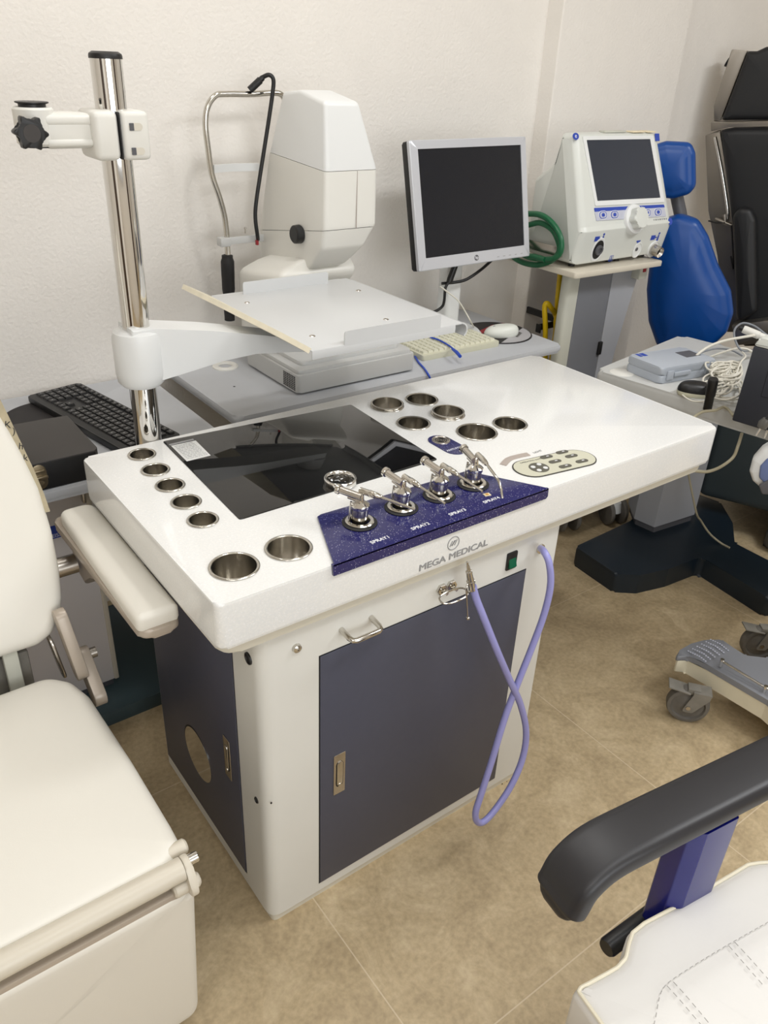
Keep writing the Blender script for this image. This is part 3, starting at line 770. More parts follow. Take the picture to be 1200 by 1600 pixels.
for c_ in range(20): keys.append((.012 + c_ * .0208, .118))
for (u, v) in keys:
    key(kk, u, v, u + kp_, v + kp_ * (.8 if v > .11 else 1), LDZ + .019, .0045, mk)
kk.build('keys', 'keyblack', kb, smooth=False)
mkk = MB()
for (u, v) in keys[::1]:
    mkk.box((u + .006, v + .0085, LDZ + .0235), (u + .0095, v + .0115, LDZ + .0237), mtx=mk)
mkk.build('key_legends', 'print_grey', kb, smooth=False)
o = MB().lathe([(0, .0008), (.108, .0008), (.110, .0015), (.109, .003), (0, .003)], (.072, 1.035, LDZ), None, 48).build('mouse_pad', 'padblack', None, (.072, 1.035, LDZ)); o.scale = (1, 1, 1)
tag(o, 'round black mouse pad under the end of the black keyboard', 'mouse pad')
cs = thing('carrying_case', (-.08, .78, LDZ), 'flat black carrying case with a pewter latch on the left desk', 'case')
MB().prism(rpoly([(-.30, .679), (.062, .679), (.070, .690), (.073, .886), (.02, .890), (-.06, .893), (-.30, .88)], [.004, .003, .003, .003, 0, .02, .004], 3), LDZ + .0005, LDZ + .060, bev=.002).build('case_body', 'case_black', cs)
MB().box((-.30, .6765, LDZ + .001), (.062, .6792, LDZ + .058), .001).build('case_front', 'dark', cs)
P = AY(62, 746, .674)
b = MB(); b.prism(stadium((P.x, P.z), (0, .012), .0145, 8), 0, .004, mtx=frame_m((0, .6772, 0), (1, 0, 0), (0, 0, 1)), bev=.001); 
b.box((P.x - .015, .667, P.z - .003), (P.x + .015, .6745, P.z + .003), .001); b.box((P.x - .011, .669, P.z + .010), (P.x + .011, .6745, P.z + .016), .001); b.cyl((P.x, .676, P.z - .010), (P.x, .669, P.z - .010), .006)
b.build('latch', 'brass', cs)

# ------------------------------------------------------------------ fundus camera on the right desk
fc = thing('fundus_camera', (.79, .95, RDZ), 'ivory eye examination camera with chrome head rest on the grey desk', 'medical camera')
b = MB(); b.prism(rect(.606, .790, .974, 1.06, .010), RDZ + .006, RDZ + .052, bev=.003)
b.prism(rect(.612, .797, .968, 1.055, .012), RDZ + .050, RDZ + .062, bev=.005, seg=3)
b.prism(rect(.636, .822, .946, 1.045, .02), RDZ + .058, RDZ + .072, bev=.006, seg=3)
base = b.build('base_box', 'basegrey', fc)
MB().box((.63, .81, RDZ), (.95, 1.04, RDZ + .008)).build('rubber_feet', 'blackmatte', fc, smooth=False)
b = MB()
for i in range(7):
    for j in range(8): 
        y = .800 + .006 + i * .0085; z = RDZ + .012 + j * .0047
        b.box((.6050, y - .0028, z - .0013), (.6062, y + .0028, z + .0013))
b.build('vent_slots', 'dark', base, smooth=False)
# pedestal
b = MB(); loops = []
for z, x0, y0, x1, y1 in ((RDZ + .066, .614, .960, .842, 1.106), (.925, .612, .955, .842, 1.106), (.950, .612, .915, .842, 1.106), (.972, .612, .888, .842, 1.106), (.984, .613, .880, .842, 1.106), (.992, .617, .881, .842, 1.105), (.998, .624, .886, .842, 1.104), (1.004, .636, .892, .842, 1.102), (1.016, .665, .899, .838, 1.098), (1.026, .702, .905, .830, 1.090), (1.028, .725, .92, .80, 1.07)):
    wt = max(0, min(1, (z - .90) / .06))
    loops.append([V((p[0], p[1], z - wt * (p[1] - .90) * .14)) for p in rpoly([(x0, y0), (x1, y0), (x1, y1), (x0, y1)], .022, 6)])
b.rings(loops); b.build('pedestal', 'offwhite', fc, ang=60)
# head, sliced along its seams
profile = [(.822, 1.376), (.8125, 1.234), (.815, 1.110), (.828, 1.060), (.870, 1.012), (.945, .972), (1.060, .962), (1.136, .962), (1.140, 1.044), (1.107, 1.152), (1.074, 1.246), (1.004, 1.386), (.925, 1.394)]
pr2 = ccw(rpoly(profile, [.014, .05, .05, .03, .05, .03, .02, .012, .05, .05, .05, .014, .06], 5))
def head_fn(c):
    # c: x across (0..1), profile Y,Z ; returns world point, narrower towards the crown and the chin
    z = c.z
    pts = [(.97, .775), (1.03, .812), (1.11, .850), (1.235, .846), (1.376, .795), (1.40, .788)]
    xr = pts[0][1]
    for (za, xa), (zb, xb) in zip(pts, pts[1:]):
        if z >= za: xr = xa + (xb - xa) * min(1, (z - za) / (zb - za))
    yb = max(0, (c.y - .95)) * .25
    x0 = .698 + .004 * max(0, (z - 1.3) / .1) + yb * .04; x1 = xr - yb * .4
    return (x0 + (x1 - x0) * c.x, c.y, z)
def head_part(name, lo, hi, m, inner=0.0):
    b = MB(); MX = Matrix(((0, 0, 1, 0), (1, 0, 0, 0), (0, 1, 0, 0), (0, 0, 0, 1)))
    n = len(pr2)
    # rounded cross-section across x: rings with inset of the profile
    cy = sum(p[0] for p in pr2) / n; cz = sum(p[1] for p in pr2) / n
    rows = [(0.0, .016), (.010, .0095), (.035, .0035), (.08, .0006), (.12, 0), (.90, 0), (.94, .0010), (.97, .004), (.991, .010), (1.0, .016)]
    loops = []
    for (u, ins) in rows:
        lp = []
        for i in range(n):
            p = V(pr2[i]); t = (V(pr2[(i+1) % n]) - V(pr2[i-1])).normalized(); q = p + V((-t.y, t.x)) * (ins * .55 + inner)
            lp.append(V((u if not inner else .03 + .94 * u, q.x, q.y)))
        loops.append(lp)
    b.rings(loops)
    for (pz, slope, keep_above) in ((lo, None, True), (hi, None, False)):
        if pz is None: continue
        co = V((0, .82, pz[0])); no = V((0, -pz[1], 1)).normalized()
        geom = b.bm.verts[:] + b.bm.edges[:] + b.bm.faces[:]
        r = bmesh.ops.bisect_plane(b.bm, geom=geom, plane_co=co, plane_no=no, clear_inner=keep_above, clear_outer=not keep_above)
        es = [e for e in r['geom_cut'] if isinstance(e, bmesh.types.BMEdge)]
        if es: bmesh.ops.holes_fill(b.bm, edges=es, sides=0)
    for v in b.bm.verts: v.co = V(head_fn(v.co))
    return b.build(name, m, fc, ang=45)
g = .0006
hu = head_part('upper_cover', (1.2345 + g, .06), None, 'white')
hm = head_part('middle_cover', (1.104 + g, -.16), (1.2345 - g, .06), 'offwhite')
hl = head_part('lower_cover', None, (1.104 - g, -.16), 'offwhite')
head_part('seam_core', None, None, 'dark', inner=.006)
MB().box((.7868, .8115, 1.106), (.7876, .8140, 1.233)).build('panel_seam', 'taupe', hm, smooth=False)
P = V((.700, .922, 1.080))
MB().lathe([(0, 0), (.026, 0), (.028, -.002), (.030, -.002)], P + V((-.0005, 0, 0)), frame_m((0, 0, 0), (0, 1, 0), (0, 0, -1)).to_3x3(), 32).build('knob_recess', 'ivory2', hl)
kq = frame_m((0, 0, 0), (0, -1, 0), (0, 0, 1)).to_3x3()
MB().lathe([(0, .023), (.018, .023), (.0215, .020), (.0225, .005), (.019, 0), (0, 0)], P, kq, 20).build('focus_knob', 'black', hl, ang=25)
# head rest
HY = 1.125
fr = [AY(x, y, HY) for x, y in ((357, 470), (356, 400), (352, 346), (344, 312), (331, 272), (325, 232), (321, 195), (324, 168), (336, 150), (352, 147), (395, 147), (428, 145))]
fr += [fr[-1] + V((.024, .001, -.006)), fr[-1] + V((.036, .008, -.028)), fr[-1] + V((.040, .016, -.09)), fr[-1] + V((.040, .022, -.20)), fr[-1] + V((.035, .024, -.36))]
hr = MB().tube(fr, .0071, 14, sub=5).build('head_rest', 'nickel', fc)
gt = AY(355, 398, HY); gb = AY(359, 500, HY)
MB().tube([gt, gt + (gb - gt) * .05, gt + (gb - gt) * .3, gt + (gb - gt) * .6, gb], [.010, .0145, .0175, .0170, .0150, .0138], 18, sub=4).build('grip', 'blackmatte', fc)
A = AY(342, 378, HY - .002)
b = MB(); b.box((A.x + .001, HY - .014, A.z - .012), (A.x + .030, HY + .014, A.z + .010), .003); b.box((A.x + .026, HY - .013, A.z - .007), (.700, HY - .009, A.z + .011), .001)
b.build('chin_bracket', 'basegrey', fc)
P = AY(383, 357, HY - .012); b = MB(); b.cyl(P, P + V((0, 0, -.012)), .0018); b.lathe([(0, .004), (.003, .002), (.0032, 0), (0, -.002)], P, None, 12); b.build('bracket_pin', 'steel', fc)
A = AY(334, 264, HY - .004); B = AY(404, 262, HY - .004)
b = MB(); lo = []
for k in range(9):
    u = k / 8; lo.append(V((A.x + (B.x - A.x) * u, HY + .012 * math.sin(u * PI) - .004, A.z)))
loops = [[p + V((0, -.004, -.009)), p + V((0, .004, -.009)), p + V((0, .004, .009)), p + V((0, -.004, .009))] for p in lo]
b.rings(loops); b.build('forehead_band', 'white', fc)
c0 = AY(390, 141, HY - .006); c1 = AY(411, 121, HY - .020)
b = MB(); b.tube([c0, c0 + (c1 - c0) * .8, c0 + (c1 - c0) * .82, c1], [.0085, .0085, .0068, .0064], 14)
b.tube([AY(410, 121, HY - .02), AY(420, 117, HY - .03), AY(427, 124, HY - .035), AY(426, 145, HY - .035), AY(418, 200, HY - .04), AY(407, 270, HY - .04), AY(400, 318, HY - .04), AY(399, 342, HY - .04), AY(402, 366, HY - .04), AY(403, 374, HY - .02)], .0050, 12, sub=5)
b.build('fixation_lamp_cable', 'black', fc)
P = AY(402, 378, HY - .03); MB().box((P.x - .003, P.y - .003, P.z - .008), (P.x + .003, P.y + .006, P.z + .004), .001).build('cable_tag', 'red', fc)

# ------------------------------------------------------------------ silver monitor
mon = thing('computer_monitor', (1.28, 1.02, RDZ), 'silver framed flat computer monitor standing on the right desk, screen off', 'monitor')
tl = AY(640, 219, .972); tr = AY(823, 213, .972); bl = AY(655, 425, .900); br = AY(827, 400, .900)
u = ((tr - tl) + (br - bl)).normalized(); v = ((tl - bl) + (tr - br)).normalized()
wd = ((tr - tl).length + (br - bl).length) / 2; ht = ((tl - bl).length + (tr - br).length) / 2
o0 = (tl + tr + bl + br) / 4
mm = frame_m(o0, u, v)
def ringframe(b, W, Hh, wl, wr, wt, wb, z0, z1, mtx, r=.006):
    out = rect(-W/2, -Hh/2, W/2, Hh/2, r, 4); inn = rect(-W/2 + wl, -Hh/2 + wb, W/2 - wr, Hh/2 - wt, .0012, 4)
    b.rings([[mtx @ V((p[0], p[1], z)) for p in lp] for lp, z in ((out, z0), (out, z1 - .002), (rect(-W/2+.002, -Hh/2+.002, W/2-.002, Hh/2-.002, r, 4), z1), (inn, z1 - .0005), (inn, z0))], False, False)
b = MB(); ringframe(b, wd, ht, .0265, .0215, .0220, .0330, -.012, 0, mm); b.build('bezel', 'silver', mon)
b = MB(); b.box((-wd/2 + .02, -ht/2 + .02, -.010), (wd/2 - .02, ht/2 - .02, -.003), mtx=mm); b.build('screen', 'lcd', mon, smooth=False)
b = MB(); b.prism(rect(-wd/2 + .0005, -ht/2 + .0005, wd/2 - .0005, ht/2 - .0005, .006), -.034, -.0115, mtx=mm, bev=.004); b.prism(rect(-.14, -.11, .14, .12, .03), -.062, -.03, mtx=mm, bev=.012); b.build('back_shell', 'black', mon)
P = mm.inverted() @ APL(745, 408, o0, mm.to_3x3().col[2])
em = MB().cyl(mm @ V((P.x, -ht/2 + .0165, -.0004)), mm @ V((P.x, -ht/2 + .0165, .0008)), .0078, seg=28).build('maker_badge', 'darkgrey', mon)
text('badge_lettering', 'hp', .0125, 'print_white', mon, mm @ Matrix.Translation((P.x, -ht/2 + .0170, .001)) @ Matrix.Shear('XY', 4, (.25, 0)))
b = MB()
for k in range(5): b.box((wd/2 - .135 + k * .024, -ht/2 + .010, -.0003), (wd/2 - .127 + k * .024, -ht/2 + .0115, .0004), mtx=mm)
b.build('button_marks', 'print_grey', mon, smooth=False)
SXm = 1.275
b = MB(); b.prism(rect(SXm - .030, .985, SXm + .030, 1.035, .015), RDZ + .010, 1.05, bev=.004); b.box((SXm - .04, .965, .98), (SXm + .04, 1.03, 1.08), .01); b.build('stand_column', 'white', mon)
MB().lathe([(0, 0), (.115, 0), (.118, .004), (.110, .012), (0, .016)], (SXm, 1.02, RDZ), None, 48).build('stand_base', 'white', mon)

# ------------------------------------------------------------------ cables round the monitor
def cable(name, pts, r, m, label, cat='cable', sub=6, group=None, seg=10):
    o = MB().tube([V(p) for p in pts], r, seg, sub=sub).build(name, m, None); return tag(o, label, cat, group)
vc = thing('video_cable', AY(690, 480, .96), 'black video cable with plug behind the monitor stand', 'cable')
MB().tube([AY(713, 410, .96), AY(703, 437, .96), AY(701, 442, .96)], [.009, .0095, .008], 12).build('plug', 'black', vc)
MB().tube([AY(702, 440, .96), AY(696, 450, .955), AY(694, 470, .955), AY(690, 480, .96), AY(676, 488, .97), AY(655, 490, .99)], .0042, 10, sub=5).build('cord', 'black', vc)
cable('power_cable', [AY(770, 405, .955), AY(752, 421, .952), AY(730, 436, .952), AY(712, 441, .96), AY(690, 443, .975)], .0045, 'black', 'thick black cable looping under the monitor bottom edge to its stand')
cable('white_cord', [AY(694, 452, .93), AY(688, 448, .94), AY(699, 456, .935), AY(716, 470, .93), AY(727, 487, .93), AY(736, 503, .925), AZ(741, 512, RDZ + .003)], .0022, 'whitecable', 'thin white cord hanging from the monitor stand to the mouse pad')

# things on the right desk
k2 = thing('keyboard', AZ(716, 548, RDZ), 'small cream keyboard on the right desk under the tray edge', 'keyboard')
fl = AZ(655, 566, RDZ); frr = AZ(780, 541, RDZ); uu = (frr - fl); kw = uu.length; uu.normalize(); vv = V((-uu.y, uu.x, 0))
kw2 = .290
mk2 = frame_m(V((frr.x, frr.y, RDZ)) - uu * kw2, uu, vv)
kd2 = .135
MB().prism(rect(0, 0, kw2, kd2, .006), 0, .016, mtx=mk2, bev=.003).build('keyboard_case', 'kbcream', k2)
b = MB()
for r_ in range(6):
    for c_ in range(14):
        key(b, .008 + c_ * .0196, .012 + r_ * .0188, .008 + (c_ + 1) * .0196, .012 + (r_ + 1) * .0188, .0155, .0065, mk2)
b.build('keys', 'keycream', k2, smooth=False)
PD = AZ(800, 522, RDZ)
R_ = .112
pc = V((AZ(841, 522, RDZ).x - R_, AZ(792, 539, RDZ).y + R_ * .95, RDZ))
mp = thing('mouse_pad', pc, 'round red, black and grey mouse pad under the white mouse', 'mouse pad')
MB().lathe([(0, 0), (R_, 0), (R_ + .0005, .0015), (R_ - .0005, .003), (0, .003)], pc, None, 56).build('pad_disc', 'padblack', mp)
def seg_poly(a0, a1, r, n=18): return [(pc.x + r * math.cos(math.radians(a0 + (a1 - a0) * k / n)), pc.y + r * math.sin(math.radians(a0 + (a1 - a0) * k / n))) for k in range(n + 1)]
MB().prism(seg_poly(-125, -5, R_ - .004), RDZ + .003, RDZ + .0033).build('grey_print', 'padgrey', mp)
MB().prism(seg_poly(8, 40, R_ - .003), RDZ + .003, RDZ + .0033).build('red_print', 'red', mp)
MB().prism(seg_poly(100, 215, R_ - .003), RDZ + .003, RDZ + .0033).build('pale_print', 'padgrey', mp)
MB().prism([(pc.x - .085, pc.y + .02), (pc.x - .08, pc.y - .005), (pc.x + .05, pc.y + .055), (pc.x + .045, pc.y + .065)], RDZ + .0033, RDZ + .0035).build('red_stroke', 'red', mp)
b = MB()
for k in range(4): b.box((pc.x + .02 + k * .012, pc.y - .072 + k * .007, RDZ + .0033), (pc.x + .029 + k * .012, pc.y - .058 + k * .007, RDZ + .0035))
b.build('dark_print', 'print_dark', mp, smooth=False)
# mouse
def mouse(name, c, ang, L, Wd, Hh, m_top, m_low, label):
    t = thing(name, c, label, 'computer mouse')
    ca, sa = math.cos(ang), math.sin(ang)
    def P(u, v, z): return V((c.x + ca * u - sa * v, c.y + sa * u + ca * v, c.z + z))
    n = 28; b = MB(); loops = []
    for j in range(9):
        f = j / 8; a = f * PI / 2
        sc = math.cos(a) ** .55 if j < 8 else .04; z = Hh * (.32 + .68 * math.sin(a))
        loops.append([P(L/2 * sc * math.cos(2*PI*k/n) - .004 * f, Wd/2 * sc * math.sin(2*PI*k/n) * (1 + .08 * math.cos(2*PI*k/n)), z * (1 - .12 * (math.cos(2*PI*k/n) * sc))) for k in range(n)])
    b.rings(loops); b.build('mouse_shell', m_top, t)
    b = MB(); loops = []
    for sc, z in ((.93, 0), (.99, Hh * .12), (1.0, Hh * .25), (1.0, Hh * .31)):
        loops.append([P(L/2 * sc * math.cos(2*PI*k/n), Wd/2 * sc * math.sin(2*PI*k/n) * (1 + .08 * math.cos(2*PI*k/n)), z * (1 - .12 * math.cos(2*PI*k/n) * sc) if z else 0) for k in range(n)])
    b.rings(loops); b.build('mouse_base', m_low, t)
    b = MB(); b.lathe([(0, .003), (.004, .002), (.005, 0)], P(L * .22, 0, Hh * .86), None, 12, 1.4, .7); b.build('scroll_wheel', 'print_grey', t)
    return t
P = AZ(787, 526, RDZ + .003); mouse('computer_mouse', V((P.x, P.y + .012, RDZ + .0035)), math.radians(158), .112, .060, .034, 'mousegrey', 'mousegrey', 'white mouse on the round red and black mouse pad')
bc = thing('network_cable', AZ(705, 545, RDZ + .024), 'blue network cable with plug lying across the cream keyboard', 'cable')
MB().tube([AZ(672, 527, RDZ + .026), AZ(685, 531, RDZ + .026), AZ(700, 539, RDZ + .026), AZ(709, 546, RDZ + .026)], .0026, 8, sub=5).build('cord', 'bluecable', bc)
MB().tube([AZ(707, 545, RDZ + .026), AZ(714, 551, RDZ + .026), AZ(719, 557, RDZ + .024)], [.004, .0052, .0048], 10).build('plug', 'bluecable', bc)
cable('network_cable', [AZ(648, 556, RDZ + .003), AZ(654, 566, RDZ + .003), AZ(663, 576, RDZ + .003), AZ(669, 585, RDZ + .003), AY(672, 592, .738), AY(674, 605, .738)], .0028, 'bluecable', 'blue cable running over the front edge of the right desk')

# ------------------------------------------------------------------ ventilator on its cart
SHZ = .922
ct = thing('equipment_cart', (1.81, .95, 0), 'grey column cart with cream shelf carrying the white touchscreen machine', 'cart')
FLc = AZ(900, 427, SHZ)
MB().prism(rpoly([(FLc.x, FLc.y), (1.985, FLc.y - .010), (1.985, 1.10), (FLc.x, 1.10)], .010, 3), SHZ - .018, SHZ, bev=.003).build('shelf', 'frame', ct)
CY = .845
xa, xb, xc, xd = (AY(x, 440, CY).x for x in (891, 907, 956, 999)); xe = AY(959, 560, CY).x
MB().prism(rpoly([(xa, CY + .004), (xb, CY), (xb, CY + .055), (xa, CY + .04)], [.022, .006, 0, .02], 6), .10, SHZ - .018).build('rounded_post', 'machine_side', ct)
MB().prism(rpoly([(xb + .001, CY + .003), (xc, CY + .003), (xc, CY + .05), (xb + .001, CY + .05)], .002, 2), .10, SHZ - .0185).build('front_panel', 'panelgrey', ct)
b = MB(); b.prism([(xc + .003, .10), (xe - .05, .10), (xe, .60), (xd, SHZ - .0185), (xc + .003, SHZ - .0185)], -(CY + .14), -(CY + .002), mtx=frame_m((0, 0, 0), (1, 0, 0), (0, 0, 1)), bev=.004); b.build('side_panel', 'column', ct)
MB().box((xc - .012, CY - .006, .61), (xc + .004, CY + .004, .655), .002).build('panel_catch', 'black', ct)
b = MB(); b.box((1.930, .815, SHZ - .066), (1.972, .86, SHZ - .0185), .004); eb = b.build('emergency_box', 'machine_side', ct)
MB().box((1.944, .813, SHZ - .042), (1.960, .816, SHZ - .026), .001).build('red_mark', 'red', eb)
MB().box((1.935, .90, .10), (1.985, 1.0, SHZ - .018), .004).build('rear_post', 'darkgrey', ct)
b = MB(); b.prism(rect(1.62, .70, 2.02, 1.12, .03), .085, .115, bev=.006); b.build('base_frame', 'column', ct)
def twin_caster(P, parent, ang, rr=.05):
    c = MB().cyl((P.x, P.y, .05), (P.x, P.y, .088), .028, .022, 24).build('caster_hood', 'white', parent)
    d = V((math.cos(ang), math.sin(ang), 0))
    for s_ in (-1, 1):
        q = V((P.x, P.y, rr)) + d * .027 * s_
        w = MB(); w.lathe([(0, -.008), (rr * .6, -.009), (rr * .92, -.008), (rr, -.004), (rr, .004), (rr * .92, .008), (rr * .6, .009), (0, .008)], q, d.to_track_quat('Z', 'Y').to_matrix(), 32)
        w.build('wheel', 'tyre', c)
    MB().cyl(V((P.x, P.y, rr)) - d * .03, V((P.x, P.y, rr)) + d * .03, .010).build('axle', 'black', c)
for (x, y) in ((1.885, .700), (1.70, .76), (1.97, 1.06), (1.68, 1.06)): twin_caster(V((x, y, 0)), ct, math.radians(-20))

vt = thing('ventilator', (1.82, .95, SHZ), 'white machine with angled touchscreen and large round dial on the cart shelf', 'medical ventilator')
vx0, vx1 = 1.598, 2.040
sp = [(.822, .012), (.802, .112), (.810, .125), (.846, .235), (.893, .368), (.945, .372), (.963, .285), (1.030, .235), (1.030, .012)]
sp = [(y, SHZ + z) for y, z in sp]
spr = ccw(rpoly(sp, [.006, .006, .006, 0, .018, .012, .02, .02, .006], 4))
def vfn(c):
    # prism x runs along the machine's width: slightly narrower at the crown
    k = max(0, (c.y - (SHZ + .12)) / .25)
    return c
n = len(spr)
b = MB(); loops = []
for (u, ins) in ((0, .016), (.008, .009), (.03, .002), (.06, 0), (.94, 0), (.97, .002), (.992, .009), (1, .016)):
    lp = []
    for i in range(n):
        p = V(spr[i]); t = (V(spr[(i+1) % n]) - V(spr[i-1])); t = t.normalized() if t.length > 1e-9 else V((1, 0)); q = p + V((-t.y, t.x)) * ins
        k = max(0, min(1, (q.y - (SHZ + .11)) / .26))
        x = (vx0 + .006 * k) + ((vx1 - .045 * k) - (vx0 + .006 * k)) * u
        lp.append(V((x, q.x, q.y)))
    loops.append(lp)
b.rings(loops); vb = b.build('housing', 'machine', vt, ang=50)
b = MB()
for (x, y) in ((vx0 + .04, .86), (vx1 - .06, .86), (vx0 + .04, 1.0), (vx1 - .06, 1.0), (vx0 + .2, .85), (vx0 + .24, .85)): b.cyl((x, y, SHZ), (x, y, SHZ + .014), .010, seg=14)
b.build('rubber_feet', 'blackmatte', vt)
# front plane of the screen half
pA = V((0, .8085, SHZ + .120)); pB = V((0, .893, SHZ + .368)); nv = V((1, 0, 0)).cross(pB - pA).normalized()
if nv.y > 0: nv = -nv
def VP(x, y, off=.002): return APL(x, y, pA + nv * off, nv)
def vpoly(pxs, z0, z1, name, m, parent, r=0):
    fm = frame_m(pA, (1, 0, 0), (pB - pA)); inv = fm.inverted()
    pts = [inv @ VP(*p) for p in pxs]
    return MB().prism(rpoly(ccw([(p.x, p.y) for p in pts]), r, 4), z0, z1, mtx=fm).build(name, m, parent)
sf = vpoly([(910, 213), (1020, 212), (1038, 316), (930, 322)], -.004, .0035, 'screen_frame', 'white', vt, .004)
vpoly([(916, 219), (1015, 217.5), (1031, 309), (933, 314)], .0030, .0040, 'screen', 'lcd2', vt, .002)
kpz = vpoly([(929, 331), (1038, 324), (1041, 338), (932, 345)], -.002, .0025, 'button_strip', 'strip', vt, .003)
vpoly([(928.5, 325), (1037, 319.5), (1038.5, 324), (929.5, 331)], -.002, .0028, 'blue_strip', 'print_blue', vt, .001)
for (x, y) in ((942, 336), (960, 335.5), (1011, 332.5), (1028, 331.5)):
    P = VP(x, y, .0025); fm = frame_m(P, (1, 0, 0), (pB - pA))
    q = MB().prism(stadium((0, 0), (.007, 0), .0125, 8), 0, .0006, fm).build('membrane_button', 'white', kpz)
    MB().prism(stadium((0, 0), (.007, 0), .0105, 8), .0006, .0012, fm).build('button_ring', 'print_blue', q)
    MB().prism(stadium((0, 0), (.006, 0), .0085, 8), .0012, .0016, fm).build('button_face', 'strip', q)
    MB().prism(stadium((0, 0), (.002, 0), .0052, 8), .0016, .0020, fm).build('button_symbol', 'print_blue', q)
P = VP(989, 343, 0); fm3 = frame_m(P, (1, 0, 0), (pB - pA))
kb_ = MB().lathe([(0, .012), (.038, .012), (.0435, .010), (.046, .004), (.046, -.012), (0, -.012)], P, fm3.to_3x3(), 44).build('dial_ring', 'white', vt)
kn = MB(); pts = []
for k in range(72):
    a = 2*PI*k/72; r = .0315 + .0028 * math.cos(6 * a); pts.append((r * math.cos(a), r * math.sin(a)))
kn.prism(pts, .008, .036, mtx=fm3, bev=.005, seg=3, bevbot=False); kn.build('dial_knob', 'machine', kb_)
for (x, y, rr) in ((899.5, 213, .0105),):
    P = VP(x, y, .0012); fm = frame_m(P, (1, 0, 0), (pB - pA)); e = MB().lathe([(0, .0008), (rr, .0008), (rr, 0)], P, fm.to_3x3(), 28, 1.25, .9).build('emblem', 'print_blue', vt)
    text('emblem_letter', 'e', .017, 'print_white', vt, fm @ Matrix.Translation((0, .001, .001)))
P = VP(1027, 214, .001); fm = frame_m(P, (1, 0, 0), (pB - pA)); MB().box((-.012, -.012, 0), (.010, .010, .0008), mtx=fm).build('corner_sticker', 'print_blue', vt)
MB().box((1.875, .898, SHZ + .3705), (1.935, .935, SHZ + .3735), .0005).build('paper_sticker', 'amber', vt)
MB().box((1.945, .895, SHZ + .3700), (1.985, .935, SHZ + .3735), .0005).build('paper_sticker', 'amber', vt)
MB().box((1.76, .91, SHZ + .370), (1.86, .935, SHZ + .3755), .002).build('top_handle_slot', 'machine_side', vt)
P = VP(1047, 346, .0012); 
fmw = frame_m(P, (1, 0, 0), (pB - pA)); MB().lathe([(0, .0008), (.011, .0008), (.011, 0)], P, fmw.to_3x3(), 24).build('series_emblem', 'print_blue', vt)
b = MB()
for k, wv in enumerate((.004, .010, .007, .012, .006, .011, .009)):
    P = VP(1022 + k * 3.2, 343.6 - k * .28, .0012); b.box((-wv * .3, -.0025, 0), (wv * .3, .0025, .0006), mtx=frame_m(P, (1, 0, 0), (pB - pA)))
b.build('series_print', 'print_grey', vt, smooth=False)
# lower ports on the near-vertical front
pC = V((0, .822, SHZ + .012)); pD = V((0, .802, SHZ + .112)); nl = V((1, 0, 0)).cross(pD - pC).normalized()
if nl.y > 0: nl = -nl
ql = frame_m(pC, (1, 0, 0), (pD - pC)).to_3x3()
def LP(x, y): return APL(x, y, pC, nl)
P = LP(934, 390); p_ = MB().lathe([(0, .001), (.0245, .001), (.027, .002), (.029, .001), (.030, -.002)], P, ql, 36, .95, 1.3).build('inlet_port', 'white', vt)
MB().lathe([(0, .0022), (.0225, .0022), (.0225, 0)], P, ql, 32, .95, 1.3).build('port_opening', 'dark', p_)
MB().lathe([(0, .006), (.0085, .006), (.0085, .010), (.0145, .010), (.0150, .006), (.0150, .001)], P, ql, 28).build('port_nozzle', 'darkgrey', p_)
P = LP(995, 390.5); p_ = MB().lathe([(0, .001), (.0165, .001), (.0185, .003), (.021, .002), (.021, -.002)], P, ql, 28, 1, 1.25).build('small_port', 'white', vt)
MB().lathe([(0, .003), (.006, .003), (.0065, 0)], P + V((-.004, 0, .003)), ql, 16).build('luer_fitting', 'darkgrey', p_)
P = LP(1020, 389); p_ = MB().lathe([(0, .001), (.0245, .001), (.0265, .003), (.028, .001), (.028, -.002)], P, ql, 32).build('outlet_port', 'white', vt)
MB().lathe([(.010, .020), (.0165, .032), (.0175, .026), (.0175, 0), (.010, 0)], P, ql, 24).build('outlet_nozzle', 'steel', p_)
MB().lathe([(0, .022), (.0105, .022), (.0105, .018)], P, ql, 20).build('nozzle_bore', 'dark', p_)
def symbol(x, y, s):
    P = LP(x, y); fm = frame_m(P + nl * .0004, (1, 0, 0), (pD - pC)); b = MB()
    ringframe(b, .020*s, .015*s, .0022*s, .0022*s, .0022*s, .0022*s, 0, .0005, fm @ Matrix.Translation((-.008*s, 0, 0)), 0)
    b.box((-.004*s, -.0016*s, 0), (.009*s, .0016*s, .0005), mtx=fm)
    b.prism([(.011*s, -.011*s), (.019*s, -.011*s), (.0175*s, .006*s), (.0125*s, .006*s)], 0, .0005, fm); b.lathe([(0, .0005), (.0035*s, .0005), (.0035*s, 0)], fm @ V((.015*s, .0105*s, 0)), fm.to_3x3(), 12)
    b.build('port_symbol', 'print_blue', vt)
symbol(936, 373, 1.15); symbol(1023, 371, 1.15)
P = LP(997, 378.5); fm = frame_m(P + nl * .0004, (1, 0, 0), (pD - pC)); MB().prism([(-.010, .006), (.010, .006), (.008, .001), (.002, .001), (.001, -.008), (-.003, -.008), (-.004, .001), (-.010, .001)], 0, .0005, fm).build('port_symbol', 'print_blue', vt)
P = LP(955, 403.5); fm = frame_m(P + nl * .0004, (1, 0, 0), (pD - pC)); b = MB(); ringframe(b, .018, .019, .0018, .0018, .0018, .0018, 0, .0005, fm, .002); b.box((-.0015, -.006, 0), (.0015, .006, .0005), mtx=fm); b.build('port_symbol', 'print_blue', vt)
